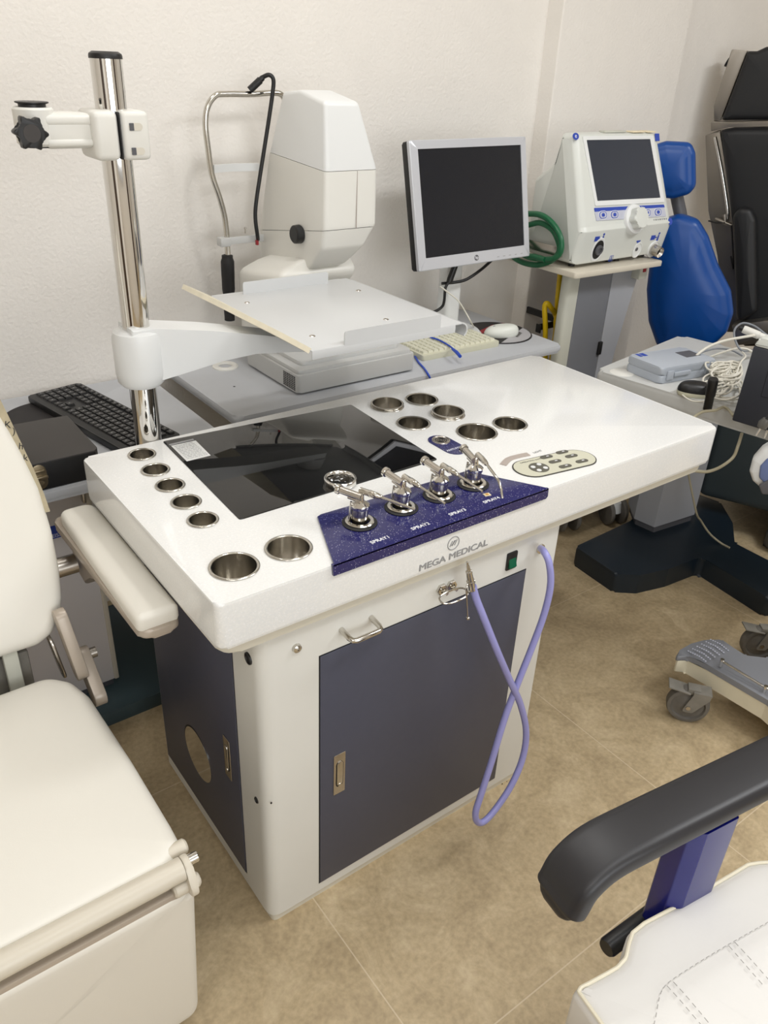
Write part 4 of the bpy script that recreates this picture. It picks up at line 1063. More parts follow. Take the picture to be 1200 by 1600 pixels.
# hose hook on the machine's left side with its green hose
HX = vx0 - .012
A = AX(826, 383, HX); B = AX(878, 397, HX)
hk = MB(); hk.box((HX - .0015, B.y, B.z - .010), (HX + .0015, A.y + .02, B.z + .018), .0008); hk.box((HX - .016, B.y - .002, B.z - .010), (HX + .0015, B.y + .001, B.z + .018), .0008); hk.box((HX, A.y - .01, B.z - .004), (vx0 + .006, A.y + .01, B.z + .012), .001)
hk.build('hose_hook', 'steel', vt)
gx = HX - .022
l1 = [(823, 334), (845, 336), (864, 350), (876, 372), (876, 393), (865, 404), (845, 405), (822, 400), (800, 385), (795, 360), (806, 342)]
l2 = [(820, 352), (843, 348), (862, 358), (872, 376), (874, 392), (862, 407), (838, 414), (812, 408), (794, 392), (792, 372), (802, 357)]
hp = [AX(x, y, gx - .004) for x, y in l1] + [AX(x, y, gx + .006) for x, y in l2] + [AX(x, y, gx - .008) for x, y in ((822, 396), (836, 401), (852, 406))]
cable('green_hose', hp, .0088, 'gpipe', 'coiled green hose hung on the hook at the left of the white machine', 'hose', 5, seg=12)
# yellow hose on a black hook
hb = MB(); YH = .985
P0 = AY(839, 512, YH); P1 = AY(868, 506, YH)
hb.box((P0.x, YH - .002, P0.z - .011), (1.80, YH + .002, P0.z + .011), .0008); hb.box((P0.x - .004, YH - .02, P0.z - .014), (P0.x, YH + .002, P0.z + .014), .0008); hb.box((1.790, YH, P0.z - .011), (1.80, 1.165, P0.z + .011), .001)
o = hb.build('cable_hook', 'black', None); tag(o, 'black metal hook on the wall column holding the yellow hose', 'hook')
yp = [(876, 418), (874, 440), (871, 470), (870, 490), (868, 520), (862, 560), (858, 590), (852, 560), (852, 510), (851, 480), (855, 474), (861, 481), (868, 492), (873, 515), (870, 550), (866, 590), (872, 560), (877, 520), (879, 496), (875, 488), (869, 498), (868, 530), (864, 570)]
cable('yellow_hose', [AY(x, y, YH - .018 - .004 * (i % 3)) for i, (x, y) in enumerate(yp)], .0088, 'ypipe', 'yellow hose hung in loops on the black hook beside the grey cart', 'hose', 5, seg=10)

# ------------------------------------------------------------------ right instrument table, its column and foot
TH = .72; ROTT = math.radians(9.5)
t1 = V((math.cos(ROTT), math.sin(ROTT), 0)); t2 = V((-math.sin(ROTT), math.cos(ROTT), 0))
K = AZ(931, 578, TH)
rt = thing('instrument_table', (1.9, .35, 0), 'grey instrument table at the right crowded with cables, standing on a dark navy foot', 'table')
mt = frame_m(V((K.x, K.y, 0)), t1, t2)
MB().prism(rect(0, -.80, .52, 0, .022), TH - .046, TH, mtx=mt, bev=.014, seg=4).build('tabletop', 'desk2', rt)
P = AZ(972, 582, TH); MB().lathe([(0, .001), (.030, .001), (.034, 0)], P, None, 36).build('cable_cover', 'offwhite', rt)
b = MB(); colp = [AZ(990, 812, .09), AZ(1022, 826, .09), AZ(1082, 795, .09)]
cpoly = [(colp[0].x, colp[0].y), (colp[1].x, colp[1].y), (colp[2].x - .04, colp[2].y - .035), (colp[2].x, colp[2].y), (colp[2].x + .05, colp[2].y + .09), (colp[0].x + .075, colp[0].y + .085)]
b.prism(rpoly(ccw(cpoly), [.004] * 6, 3), .095, TH - .046); b.build('column', 'column', rt)
cc_ = V((sum(p[0] for p in cpoly) / 6, sum(p[1] for p in cpoly) / 6))
b = MB(); b.prism(rpoly(ccw([(cc_.x + (p[0] - cc_.x) * .93, cc_.y + (p[1] - cc_.y) * .93) for p in cpoly]), .004, 2), .066, .095); b.build('column_collar', 'darkgrey', rt)
ft = [AZ(x, y, .07) for x, y in ((899, 854), (963, 897), (1000, 899), (1045, 889), (1090, 872), (1100, 872), (1200, 934))]
fpoly = [(p.x, p.y) for p in ft] + [(2.02, -.06), (2.03, .30), (2.15, .385), (2.25, .50), (2.23, .60), (2.08, .66), (1.92, .62), (AZ(985, 814, .07).x, AZ(985, 814, .07).y)]
b = MB(); b.prism(rpoly(ccw(fpoly), .014, 4), 0, .070, bev=.010, seg=3); b.build('foot', 'navybase', rt)

cse = thing('instrument_case', AZ(1045, 572, TH), 'pale grey plastic carry case lying on the right table', 'case')
c0 = AZ(976, 579, TH); c1_ = AZ(1030, 601, TH); c2_ = AZ(1116, 586, TH); c3 = c0 + (c2_ - c1_)
cp = ccw([(p.x, p.y) for p in (c0, c1_, c2_, c3)])
MB().prism(rpoly(cp, .012, 4), TH + .001, TH + .023, bev=.004).build('case_base', 'casegrey', cse)
lid = MB().prism(rpoly(cp, .012, 4), TH + .0235, TH + .046, bev=.006, seg=3).build('case_lid', 'casegrey', cse)
fu = (c2_ - c1_).normalized(); fm = frame_m(V((c1_.x, c1_.y, TH)), fu, (0, 0, 1))
b = MB(); b.box((.045, .018, 0), (.105, .030, .006), .002, mtx=fm); b.build('handle', 'casegrey', cse)
for u_ in (.020, .165): MB().box((u_, .010, 0), (u_ + .024, .036, .004), .0015, mtx=fm).build('clasp', 'casegrey', cse)
fl_ = frame_m(V((c1_.x, c1_.y, TH + .0461)), fu, V((-fu.y, fu.x, 0)))
MB().box((.135, .045, 0), (.190, .090, .0006), mtx=fl_).build('grey_label', 'darkgrey', lid, smooth=False)
b = MB(); b.box((.012, .098, 0), (.022, .120, .0006), mtx=fl_); b.box((.026, .098, 0), (.040, .120, .0006), mtx=fl_); b.build('blue_mark', 'print_blue', lid, smooth=False)

P = AZ(1090, 606, TH + .02); mouse('computer_mouse', V((P.x, P.y, TH + .0005)), math.radians(-35), .105, .060, .036, 'black', 'kbcream', 'black topped cream mouse in front of the pale grey case')
pb_ = AZ(1105, 640, TH); pt_ = AZ(1115, 592, TH + .088)
hnd = thing('handle_tool', pb_, 'black cylindrical handle standing among white cords on the right table', 'handle')
ax_ = (pt_ - pb_)
MB().tube([pb_ + V((0, 0, .0005)), pb_ + ax_ * .04, pb_ + ax_ * .45, pb_ + ax_ * .48, pb_ + ax_ * .94, pb_ + ax_], [.0100, .0108, .0108, .0124, .0126, .0110], 22).build('grip', 'black', hnd)
MB().tube([pb_ + V((0, 0, .0002)), pb_ + ax_ * .035], .0112, 20).build('metal_end', 'steel', hnd)
# tangle of cords
rng = random.Random(3)
for i, (pxs, rad, m_, lab) in enumerate((
    ([(1083, 565, .02), (1088, 556, .04), (1105, 543, .06), (1130, 533, .07), (1160, 527, .07), (1185, 523, .07)], .0040, 'whitecable', 'thick white cord arching over the table towards the dark box'),
    ([(1104, 560, .01), (1125, 552, .03), (1148, 545, .045), (1165, 545, .045), (1176, 550, .04)], .0032, 'whitecable', 'white cord between the pale case and the dark box, lower of the two arcs'),
    ([(1066, 600, .004), (1060, 607, .002), (1066, 617, .002), (1080, 626, .002), (1097, 627, .003), (1113, 622, .01), (1135, 608, .02), (1148, 595, .03), (1152, 580, .04), (1158, 565, .05), (1165, 557, .055), (1160, 550, .05)], .0022, 'whitecable', 'thin white mouse cord curving round the black topped mouse'),
    ([(1080, 657, .002), (1088, 649, .002), (1100, 643, .003), (1118, 641, .003), (1130, 636, .004), (1138, 640, .004), (1146, 650, .004)], .0036, 'beigecable', 'beige cord over the near edge of the right table'),
    )):
    cable('loose_cord', [AZ(x, y, TH + z + rad) for x, y, z in pxs], rad, m_, lab)
bundle = MB()
for k in range(16):
    cx = 1125 + rng.uniform(-14, 22); cy_ = 590 + rng.uniform(-22, 26); z = .006 + rng.uniform(0, .04); rx = rng.uniform(14, 26); ry = rng.uniform(6, 14); a0 = rng.uniform(0, 6); pts = []
    for j in range(9):
        a = a0 + j * .62; pts.append(AZ(min(cx + rx * math.cos(a), 1158), max(cy_ + ry * math.sin(a), 566), TH + z + .006 * math.sin(2 * a)))
    bundle.tube(pts, .0026, 8, sub=4)
o = bundle.build('cord_bundle', 'whitecable', None); tag(o, 'tangled bundle of thin white cords between the pale case and the dark box', 'cables')
nb = MB()
for k in range(14):
    u0 = k / 13; nb.tube([AZ(1112 + 46 * u0 + 3 * math.sin(9 * j + k), 566 + 28 * j + u0 * 12, TH + .036 - .016 * j + .004 * math.sin(5 * j + k)) for j in (0, .25, .5, .75, 1)], .0028, 6, sub=3)
    nb.tube([AZ(1112 + 46 * j, 567 + 26 * u0 + 3 * math.sin(7 * j + k), TH + .040 - .02 * u0 + .004 * math.sin(8 * j + k)) for j in (0, .25, .5, .75, 1)], .0028, 6, sub=3)
o = nb.build('net_bundle', 'whitecable', None); tag(o, 'coiled cream cord heap behind the black handle on the right table', 'cables')
bx = thing('device_box', AZ(1165, 640, TH), 'tall dark grey device box at the right end of the table', 'device')
B0 = AZ(1143, 657, TH); dv = t2 * -1
fmb = frame_m(V((B0.x, B0.y, TH)), dv, (0, 0, 1))       # front face, seen from the counter side
hx_ = .190
MB().prism(rpoly([(0, 0), (.26, 0), (.26, hx_), (.004, hx_)], .004, 2), -.17, 0, mtx=fmb, bev=.003).build('housing', 'darkbox', bx)
b = MB(); ringframe(b, .150, .095, .0010, .0010, .0010, .0010, 0, .0006, fmb @ Matrix.Translation((.125, .125, 0)), .001); b.build('panel_groove', 'dark', bx)
MB().prism(rpoly([(.002, hx_), (.262, hx_), (.262, hx_ + .022), (.014, hx_ + .022)], .006, 3), -.172, .001, mtx=fmb, bev=.005).build('lid', 'machine', bx)
cable('grey_cord', [AZ(x, y, TH + z) for x, y, z in ((1183, 546, .03), (1160, 548, .05), (1149, 532, .07), (1148, 515, .085), (1160, 505, .09), (1178, 509, .085), (1196, 522, .07), (1215, 535, .05))], .0030, 'greycable', 'grey cord looping behind the dark box by the white cylindrical connector')
cable('grey_cord', [AZ(x, y, TH + z) for x, y, z in ((1083, 561, .006), (1096, 551, .02), (1118, 545, .03), (1142, 547, .03), (1160, 556, .02))], .0026, 'greycable', 'thin grey cord under the white arcs, behind the pale grey case')
cn = thing('cable_connector', AZ(1180, 522, TH + .075), 'white cylindrical cable connector lying behind the dark box', 'connector')
ca_, cb_ = AZ(1161, 514, TH + .085), AZ(1206, 532, TH + .065)
MB().tube([ca_, ca_ + (cb_ - ca_) * .06, ca_ + (cb_ - ca_) * .55, ca_ + (cb_ - ca_) * .57, cb_], [.0105, .0115, .0115, .0098, .0098], 20).build('sleeve', 'offwhite', cn)
MB().tube([ca_ - (cb_ - ca_) * .12, ca_], [.0085, .0090], 18).build('dark_tip', 'black', cn)
# cords under the table
cable('loose_cord', [AZ(1152, 680, .672) + V((.02, .0, .0)), AZ(1153, 697, .65), AZ(1145, 715, .62), AZ(1125, 730, .60), AZ(1105, 737, .61), AZ(1088, 736, .64), AZ(1070, 735, .67)], .0040, 'beigecable', 'beige cord sagging under the right table edge beside the counter corner')
cable('loose_cord', [V((1.92, .50, .60)), V((1.90, .49, .40)), AZ(1086, 792, .22), AZ(1096, 815, .15), AZ(1110, 835, .10), AZ(1127, 849, .074), AZ(1140, 856, .073)], .0035, 'beigecable', 'thin cord dropping from the right table column onto the navy foot')

# ------------------------------------------------------------------ blue chair and black surgical chair behind
def facing(x, y, tilt=0):
    d = V((CAM.x - x, CAM.y - y, 0)).normalized(); u = V((0, 0, 1)).cross(d).normalized()
    v = V((0, 0, 1)); m = frame_m((x, y, 0), u, v); return m, d
def outl(m, pxs):
    inv = m.inverted(); o = m.translation; n = m.to_3x3().col[2]
    q = [inv @ APL(x, y, o, n) for x, y in pxs]; return ccw([(p.x, p.y) for p in q])
bchair = thing('examination_chair', (2.26, .80, 0), 'blue vinyl chair with separate head rest, behind the cart and right table', 'chair')
mb_, db = facing(2.26, .80)
o_ = rpoly(outl(mb_, [(1003, 232), (1040, 221), (1079, 223), (1086, 240), (1087, 292), (1076, 305), (1050, 312), (1003, 306)]), .035, 6)
MB().pad(resample(o_, .012), -.045, .0, .022, .012, mtx=mb_).build('head_rest', 'bluevinyl', bchair)
o_ = rpoly(outl(mb_, [(1032, 345), (1062, 336), (1090, 345), (1106, 372), (1122, 418), (1142, 458), (1146, 492), (1136, 522), (1112, 545), (1060, 560), (1026, 545), (1012, 505), (1009, 455), (1016, 395)]), .05, 6)
MB().pad(resample(o_, .014), -.07, .0, .03, .022, mtx=mb_).build('backrest', 'bluevinyl', bchair)
pc_ = (mb_.inverted() @ APL(1066, 450, V((2.26, .80, 0)), db)).x
cen = V((2.26, .80, 0)) + mb_.to_3x3().col[0] * pc_ - db * .09
bq = [APL(x, y, V((2.26, .80, 0)) - db * .075, db) for x, y in ((1085, 505), (1078, 430), (1066, 350), (1056, 300), (1050, 260))]
MB().tube([cen + V((0, 0, .50))] + bq, .022, 14, sub=3).build('back_post', 'darkgrey', bchair)
b = MB(); sm_ = frame_m(cen - db * .03, mb_.to_3x3().col[0], -db); b.pad(resample(rect(-.02, -.02, .17, .22, .05), .02), .46, .54, .03, .01, mtx=frame_m(cen, mb_.to_3x3().col[0], -db)); b.build('seat', 'bluevinyl', bchair)
MB().cyl(cen - db * .12, cen - db * .12 + V((0, 0, .47)), .035).build('column', 'darkgrey', bchair)
MB().cyl(cen - db * .12, cen - db * .12 + V((0, 0, .03)), .15, .14, 32).build('floor_base', 'black', bchair)

sx_, sy_ = 2.86, .60
sg = thing('surgical_chair', (sx_, sy_, 0), 'black padded surgical chair with metal side rails, upright against the right corner', 'chair')
ms, ds = facing(sx_, sy_)
def plate(pxs, z0, z1, name, m, bev=.002, r=.004): return MB().prism(rpoly(outl(ms, pxs), r, 3), z0, z1, mtx=ms, bev=bev).build(name, m, sg)
plate([(1143, 77), (1168, 79), (1125, 188), (1115, 190), (1115, 166)], -.10, -.005, 'head_rail', 'steeldull')
o_ = rpoly(outl(ms, [(1169, 80), (1184, 80), (1199, 73), (1262, 76), (1285, 186), (1128, 188)]), .01, 3)
MB().pad(resample(o_, .02), -.10, .03, .02, .003, mtx=ms).build('head_pad', 'blackpad', sg)
plate([(1111, 190), (1290, 186), (1290, 196), (1140, 199), (1111, 205)], -.06, .005, 'hinge_bar', 'steeldull')
plate([(1101, 212), (1124, 203), (1144, 335), (1160, 440), (1165, 520), (1135, 520), (1120, 400), (1106, 330)], -.10, -.012, 'back_rail', 'steeldull')
o_ = rpoly(outl(ms, [(1126, 203), (1150, 199), (1285, 198), (1285, 540), (1162, 540), (1156, 430)]), .012, 3)
MB().pad(resample(o_, .025), -.08, .03, .025, .002, mtx=ms).build('back_pad', 'blackpad', sg)
o_ = rpoly(outl(ms, [(1150, 334), (1160, 320), (1178, 322), (1186, 340), (1188, 480), (1156, 500)]), .03, 5)
MB().pad(resample(o_, .015), .035, .09, .018, .005, mtx=ms).build('arm_pad', 'blackpad', sg)
inv_n = ms.to_3x3().col[2]
SP_ = lambda x, y, off=0: APL(x, y, V((sx_, sy_, 0)) + inv_n * off, inv_n)
b = MB(); b.tube([SP_(1117, 214, .004), SP_(1128, 270, .004), SP_(1137, 330, .004), SP_(1136, 342, .004)], .006, 10, sub=3); b.build('side_rod', 'chrome', sg)
b = MB(); b.tube([SP_(1118, 342, .01), SP_(1130, 347, .02), SP_(1143, 352, .02)], .007, 10); b.tube([SP_(1132, 335, .015), SP_(1133, 348, .02)], .006, 10); b.build('rail_clamp', 'steeldull', sg)
b = MB(); b.tube([SP_(1150, 103, -.05), SP_(1137, 95, -.05)], [.014, .020], 14); b.build('release_knob', 'black', sg)
b = MB(); b.tube([SP_(1107, 345, .012), SP_(1120, 348, .02), SP_(1133, 348, .025)], .003, 8); b.tube([SP_(1143, 352, .02), SP_(1146, 420, .02), SP_(1142, 400, .03)], .003, 8, sub=4); b.build('strap', 'blackmatte', sg)
plate([(1150, 500), (1285, 480), (1285, 520), (1156, 530)], .01, .10, 'arm_bracket', 'steeldull', r=.002)
# lower body of the surgical chair
u_ = ms.to_3x3().col[0]
low = frame_m((sx_, sy_, 0), u_, V((-u_.y, u_.x, 0)))
MB().box((-.24, -.70, .12), (.62, -.34, .57), .03, 3, mtx=low).build('seat_block', 'slate', sg)
MB().box((-.14, -.36, .10), (.50, -.02, .40), .02, mtx=low).build('lift_column', 'slate', sg)
MB().prism(rect(.02, -.76, .62, .0, .05), .0, .10, mtx=low, bev=.03, seg=3).build('floor_base', 'darkgrey', sg)

# ------------------------------------------------------------------ wheeled stand at the right
TP = .150
cart = thing('wheeled_stand', (1.50, -.20, 0), 'grey topped cream legged stand on worn casters at the right edge', 'stand')
top_px = [(1056, 1021), (1064, 1008), (1082, 998), (1104, 994), (1128, 998), (1146, 1012), (1165, 1024), (1200, 1028)]
tpw = [AZ(x, y, TP) for x, y in top_px]
near = [AZ(x, y, TP) for x, y in ((1200, 1094), (1108, 1040), (1076, 1022))]
ol = [(p.x, p.y) for p in tpw] + [(1.80, -.08), (1.85, -.52), (1.20, -.60)] + [(p.x, p.y) for p in near]
ol = ccw(ol)
def cfn(c):
    # the nose rolls down towards its tip
    nx, ny = tpw[0].x, tpw[0].y
    d = max(0, .055 - ((c.y - (ny - .075)) if False else (tpw[2].y - c.y)))
    return (c.x, c.y, c.z - .30 * d * max(0, min(1, (c.z - .10) / .04)))
b = MB(); b.prism(resample(rpoly(ol, .008, 3), .02), TP - .016, TP, bev=.004, seg=2, fn=cfn); tp_ = b.build('top_cover', 'cartgrey', cart)
cxm = sum(p[0] for p in ol) / len(ol); cym = sum(p[1] for p in ol) / len(ol)
b = MB(); b.prism(resample(rpoly([(cxm + (p[0]-cxm)*.985, cym + (p[1]-cym)*.985) for p in ol], .008, 3), .02), TP - .062, TP - .0165, bev=.004, fn=cfn); b.build('leg_body', 'cartcream', cart)
b = MB()
for i in range(6):
    for j in range(9):
        x = 1081 + i * 7.0 + j * 3.2; y = 1012 - i * 3.4 + j * 2.6
        P = AZ(x - 4, y, TP); b.lathe([(0, .0012), (.0022, .0006), (.0026, -.001)], V((P.x, P.y, cfn(V((P.x, P.y, TP)))[2])), None, 8)
b.build('tread_dots', 'strip', tp_)
r0 = AZ(1128, 1033, TP + .014); r1 = AZ(1200, 1077, TP + .014); dd = (r1 - r0)
b = MB(); b.tube([r0, r1 + dd * .4], .0035, 10)
for q in (r0, r0 + dd * .95): b.cyl(q + V((0, 0, -.016)), q + V((0, 0, .006)), .005)
b.build('foot_rail', 'chrome', cart)
def caster(P, ang, parent, R=.048):
    d = V((math.cos(ang), math.sin(ang), 0)); w = V((-d.y, d.x, 0)); c = V((P.x, P.y, R))
    g_ = MB().cyl(V((P.x, P.y, .088)) + d * .028, V((P.x, P.y, TP - .055)) + d * .028, .018).build('caster_stem', 'castergrey', parent)
    b = MB(); qm = w.to_track_quat('Z', 'Y').to_matrix()
    b.lathe([(0, -.012), (R * .45, -.012), (R * .55, -.008), (R * .74, -.008), (R * .80, -.014), (R * .95, -.013), (R, -.007), (R, .007), (R * .95, .013), (R * .80, .014), (R * .74, .008), (R * .55, .008), (R * .45, .012), (0, .012)], c, qm, 40)
    b.build('wheel', 'tyre', g_)
    b = MB(); fmq = frame_m(c, d, (0, 0, 1))
    for s_ in (-1, 1):
        b.prism(rpoly([(-.014, -.014), (.012, -.014), (.046, .036), (.046, .050), (.006, .050)], .006, 3), s_ * .018 - .0018, s_ * .018 + .0018, mtx=fmq)
    b.box((.004, .046, -.0195), (.048, .051, .0195), mtx=fmq); b.build('fork', 'castergrey', g_)
    b = MB(); b.cyl(c - w * .022, c + w * .022, .0065, seg=6); b.build('axle', 'steel', g_)
    b = MB(); b.box((-.066, .040, -.020), (-.010, .044, .020), .001, mtx=fmq @ Matrix.Rotation(-.18, 4, 'Z')); b.box((-.010, .040, -.014), (.02, .056, .014), .001, mtx=fmq); b.build('brake_pedal', 'castergrey', g_)
Pw = AZ(1078, 1124, 0); caster(V((Pw.x - .012, Pw.y + .012, 0)), math.radians(-52), cart, .053)
Pw = AZ(1192, 1030, 0); caster(V((Pw.x - .01, Pw.y + .02, 0)), math.radians(-40), cart, .053)
caster(V((1.74, -.46, 0)), 0, cart); caster(V((1.30, -.54, 0)), 0, cart)
MB().cyl((1.62, -.33, TP - .03), (1.62, -.33, 1.15), .03, seg=28).build('mast', 'steeldull', cart)
# hand unit and its plug hung on the mast
hc = AZ(1203, 724, .70)
W_ = (hc - CAM).normalized(); mh, dh = facing(hc.x, hc.y)
o_ = rpoly([(p[0], p[1]) for p in outl(frame_m(hc, mh.to_3x3().col[0], (0, 0, 1)), [(1171, 735), (1176, 716), (1190, 700), (1206, 690), (1240, 690), (1240, 765), (1200, 768), (1190, 762), (1176, 750)])], .012, 5)
mhh = frame_m(hc, mh.to_3x3().col[0], (0, 0, 1))
hu_ = MB().pad(resample(o_, .006), -.025, .012, .012, .004, mtx=mhh).build('hand_unit', 'white', cart)
o_ = rpoly(outl(mhh, [(1187, 742), (1189, 724), (1200, 712), (1235, 706), (1235, 752), (1200, 754)]), .012, 5)
MB().pad(resample(o_, .005), .010, .020, .005, .002, mtx=mhh).build('grip_inset', 'blueinset', cart)
o_ = rpoly(outl(mhh, [(1187, 752), (1202, 744), (1235, 744), (1235, 768), (1192, 766)]), .005, 3)
MB().pad(resample(o_, .005), .016, .026, .004, .001, mtx=mhh).build('smoke_cap', 'darkgrey', cart)
aN = mhh.to_3x3().col[2]
HP = lambda x, y, off=0: APL(x, y, hc + aN * off, aN)
b = MB(); b.tube([HP(1235, 735, -.01), V((1.45, -.28, .70)), V((1.60, -.33, .72))], .010, 12, sub=4); b.build('support_arm', 'steeldull', cart)
pl = thing('power_plug', HP(1196, 668, .01), 'grey two pin power plug dangling by the right edge in front of the dark box', 'plug')
b = MB(); b.tube([HP(1198, 655, .01), HP(1193, 662, .01), HP(1190, 668, .01)], [.008, .012, .010], 14); b.build('plug_body', 'clear', pl)
for (x0, y0, x1, y1) in ((1189, 668, 1181.5, 680), (1199, 672, 1194, 684)): MB().tube([HP(x0, y0, .01), HP(x1, y1, .012)], .0024, 10).build('pin', 'chrome', pl)
b = MB(); b.tube([HP(1197, 656, .01), HP(1208, 645, .005), HP(1222, 652, 0), HP(1232, 690, -.01), HP(1230, 715, -.012)], .0035, 8, sub=5); b.build('cord', 'black', pl)

# ------------------------------------------------------------------ white chair, lower right
ch = thing('treatment_chair', (.50, -.76, 0), 'white leather chair with charcoal arm rest and blue metal frame, lower right', 'chair')
CZ = .50
opx = [(896, 1546), (903, 1536), (932, 1521), (960, 1505), (972, 1492), (977, 1470), (983, 1452), (1003, 1436), (1060, 1406), (1130, 1366), (1165, 1345), (1182, 1342), (1212, 1340)]
ow = [AZ(x, y, CZ) for x, y in opx]
d1 = (AZ(925, 1600, CZ) - AZ(896, 1546, CZ)).normalized()
dr = (ow[9] - ow[7]).normalized(); 
ow2 = [ow[-1] + dr * .12 + V((.01, -.05, 0)), ow[-1] + dr * .14 + V((-.07, -.38, 0)), ow[-1] + dr * .10 + V((-.09, -.42, 0)), ow[0] + V((-.045, -.40, 0)), ow[0] + V((-.03, -.36, 0))]
# the near side mirrors the far side about the seat's own long axis
axd = dr.to_2d(); nrm_ = V((-axd.y, axd.x)); mid_ = ow[0].to_2d() - nrm_ * .235
mir = lambda p: p.to_2d() - nrm_ * 2 * (p.to_2d() - mid_).dot(nrm_)
far = [p.to_2d() for p in ow] + [ow[-1].to_2d() + axd * .10 - nrm_ * .03]
full = [tuple(p) for p in far] + [tuple(mir(V((*p, 0)))) for p in far[::-1]]
full = ccw(resample(rpoly(full, .012, 4), .012))
MB().pad(full, CZ - .085, CZ, .016, -.004).build('seat', 'leather_w', ch)
n_ = len(full)
def inset2(poly, d):
    out = []
    for i in range(len(poly)):
        p = V(poly[i]); t = (V(poly[(i+1) % len(poly)]) - V(poly[i-1])).normalized(); out.append(p + V((-t.y, t.x)) * d)
    return out
pp = inset2(full, .005)[::2]
MB().tube([V((p.x, p.y, CZ - .002)) for p in pp], .0025, 8, True).build('piping', 'piping', ch)
# raised inner panel with stitched lines
ipx = [(1033, 1545), (1050, 1532), (1130, 1484), (1200, 1445)]
iw = [AZ(x, y, CZ + .001) for x, y in ipx]
def stitch(pts, parent, dash=.005, gap=.0035):
    b = MB(); pts = catmull([V(p) for p in pts], 8)
    L = 0; seg = []
    acc = 0; on = True; cur = [pts[0]]
    for a, c in zip(pts, pts[1:]):
        l = (c - a).length; m = max(1, int(l / .001))
        for j in range(1, m + 1):
            q = a + (c - a) * j / m; acc += l / m
            if on: cur.append(q)
            if on and acc > dash:
                if len(cur) > 1: b.tube([cur[0], cur[-1]], .0005, 5)
                on = False; acc = 0; cur = []
            elif not on and acc > gap: on = True; acc = 0; cur = [q]
    return b.build('stitching', 'stitch', parent)
ST = lambda pxs: [AZ(x, y, CZ + .0012) for x, y in pxs]
seatp = [o for o in ch.children if o.name.startswith('seat')][0]
stitch(ST([(1200, 1441), (1145, 1472), (1098, 1500), (1056, 1527), (1038, 1542), (1030, 1560), (1024, 1592), (1015, 1625)]), seatp)
for pxs in ([(1042, 1540), (1062, 1562), (1084, 1588), (1100, 1606)], [(1052, 1534), (1072, 1556), (1094, 1582), (1112, 1604)], [(1139, 1478), (1165, 1508), (1200, 1548)], [(1148, 1472), (1174, 1500), (1204, 1534)]): stitch(ST(pxs), seatp)
# frame and base below
cs_ = V((.46, -.74))
ux = axd; uy = nrm_
mc = frame_m((mid_.x, mid_.y, 0), (ux.x, ux.y, 0), (uy.x, uy.y, 0))
MB().box((-.020, -.20, .345), (.42, .222, .414), .008, mtx=mc).build('seat_frame', 'bluemetal', ch)
MB().cyl(mc @ V((.22, 0, .05)), mc @ V((.22, 0, .35)), .05, seg=32).build('column', 'bluemetal', ch)
MB().cyl(mc @ V((.22, 0, 0)), mc @ V((.22, 0, .05)), .24, .21, 48).build('floor_base', 'bluemetal', ch)
# arm rest
AT = .665
tip = AZ(879, 1393, .616); a1 = AZ(897, 1364, .641); a15 = AZ(937, 1329, .657); a2 = AZ(1005, 1293, .664); a3 = AZ(1200, 1196, .664)
arm_dir = (a3 - a2).normalized()
path = [tip + (tip - a1).normalized() * .012, tip, a1, a15, a2, a2 + arm_dir * .10, a3, a3 + arm_dir * .15]
path = catmull(path, 5)
b = MB(); loops = []
sec = rpoly([(-.0360, -.017), (.0360, -.017), (.0360, .013), (-.0360, .013)], [.012, .012, .016, .016], 5)
for i, p in enumerate(path):
    t = (path[min(i+1, len(path)-1)] - path[max(i-1, 0)]).normalized(); sidev = V((0, 0, 1)).cross(t).normalized() if abs(t.z) < .95 else V((-arm_dir.y, arm_dir.x, 0))
    sidev = V((-arm_dir.y, arm_dir.x, 0)).normalized(); up = t.cross(sidev).normalized()
    s_ = 1 if i > 2 else (.80, .92, .98)[i]
    loops.append([p + sidev * q[0] * s_ + up * q[1] * s_ for q in sec])
c0_ = sum(loops[0], V()) / len(loops[0]); t0 = (path[0] - path[1]).normalized()
loops = [[c0_ + (p - c0_) * k + t0 * e for p in loops[0]] for k, e in ((.35, .0125), (.62, .011), (.84, .007), (.95, .003))] + loops
b.rings(loops); b.build('arm_pad', 'armpad', ch, ang=60)
pA_ = AZ(1098, 1276, .642)
ad = arm_dir.to_2d().normalized(); mp_ = frame_m((pA_.x, pA_.y, 0), (ad.x, ad.y, 0), (-ad.y, ad.x, 0))
b = MB(); b.prism(rpoly([(-.036, -.012), (-.018, -.024), (.040, -.024), (.040, .018), (-.036, .018)], .004, 3), .35, .645, mtx=mp_); b.build('arm_post', 'bluemetal', ch)
MB().box((-.035, -.16, .355), (.040, .02, .400), .004, mtx=mp_).build('arm_bracket', 'bluemetal', ch)
l0 = AZ(947, 1482, .43); l1_ = AZ(1016, 1430, .43); ld_ = (l1_ - l0).normalized()
b = MB(); b.tube([l0, l0 + ld_ * .004, l1_ , l1_ + ld_ * .10], [.0115, .0135, .0135, .0135], 24); b.build('lever', 'black', ch)

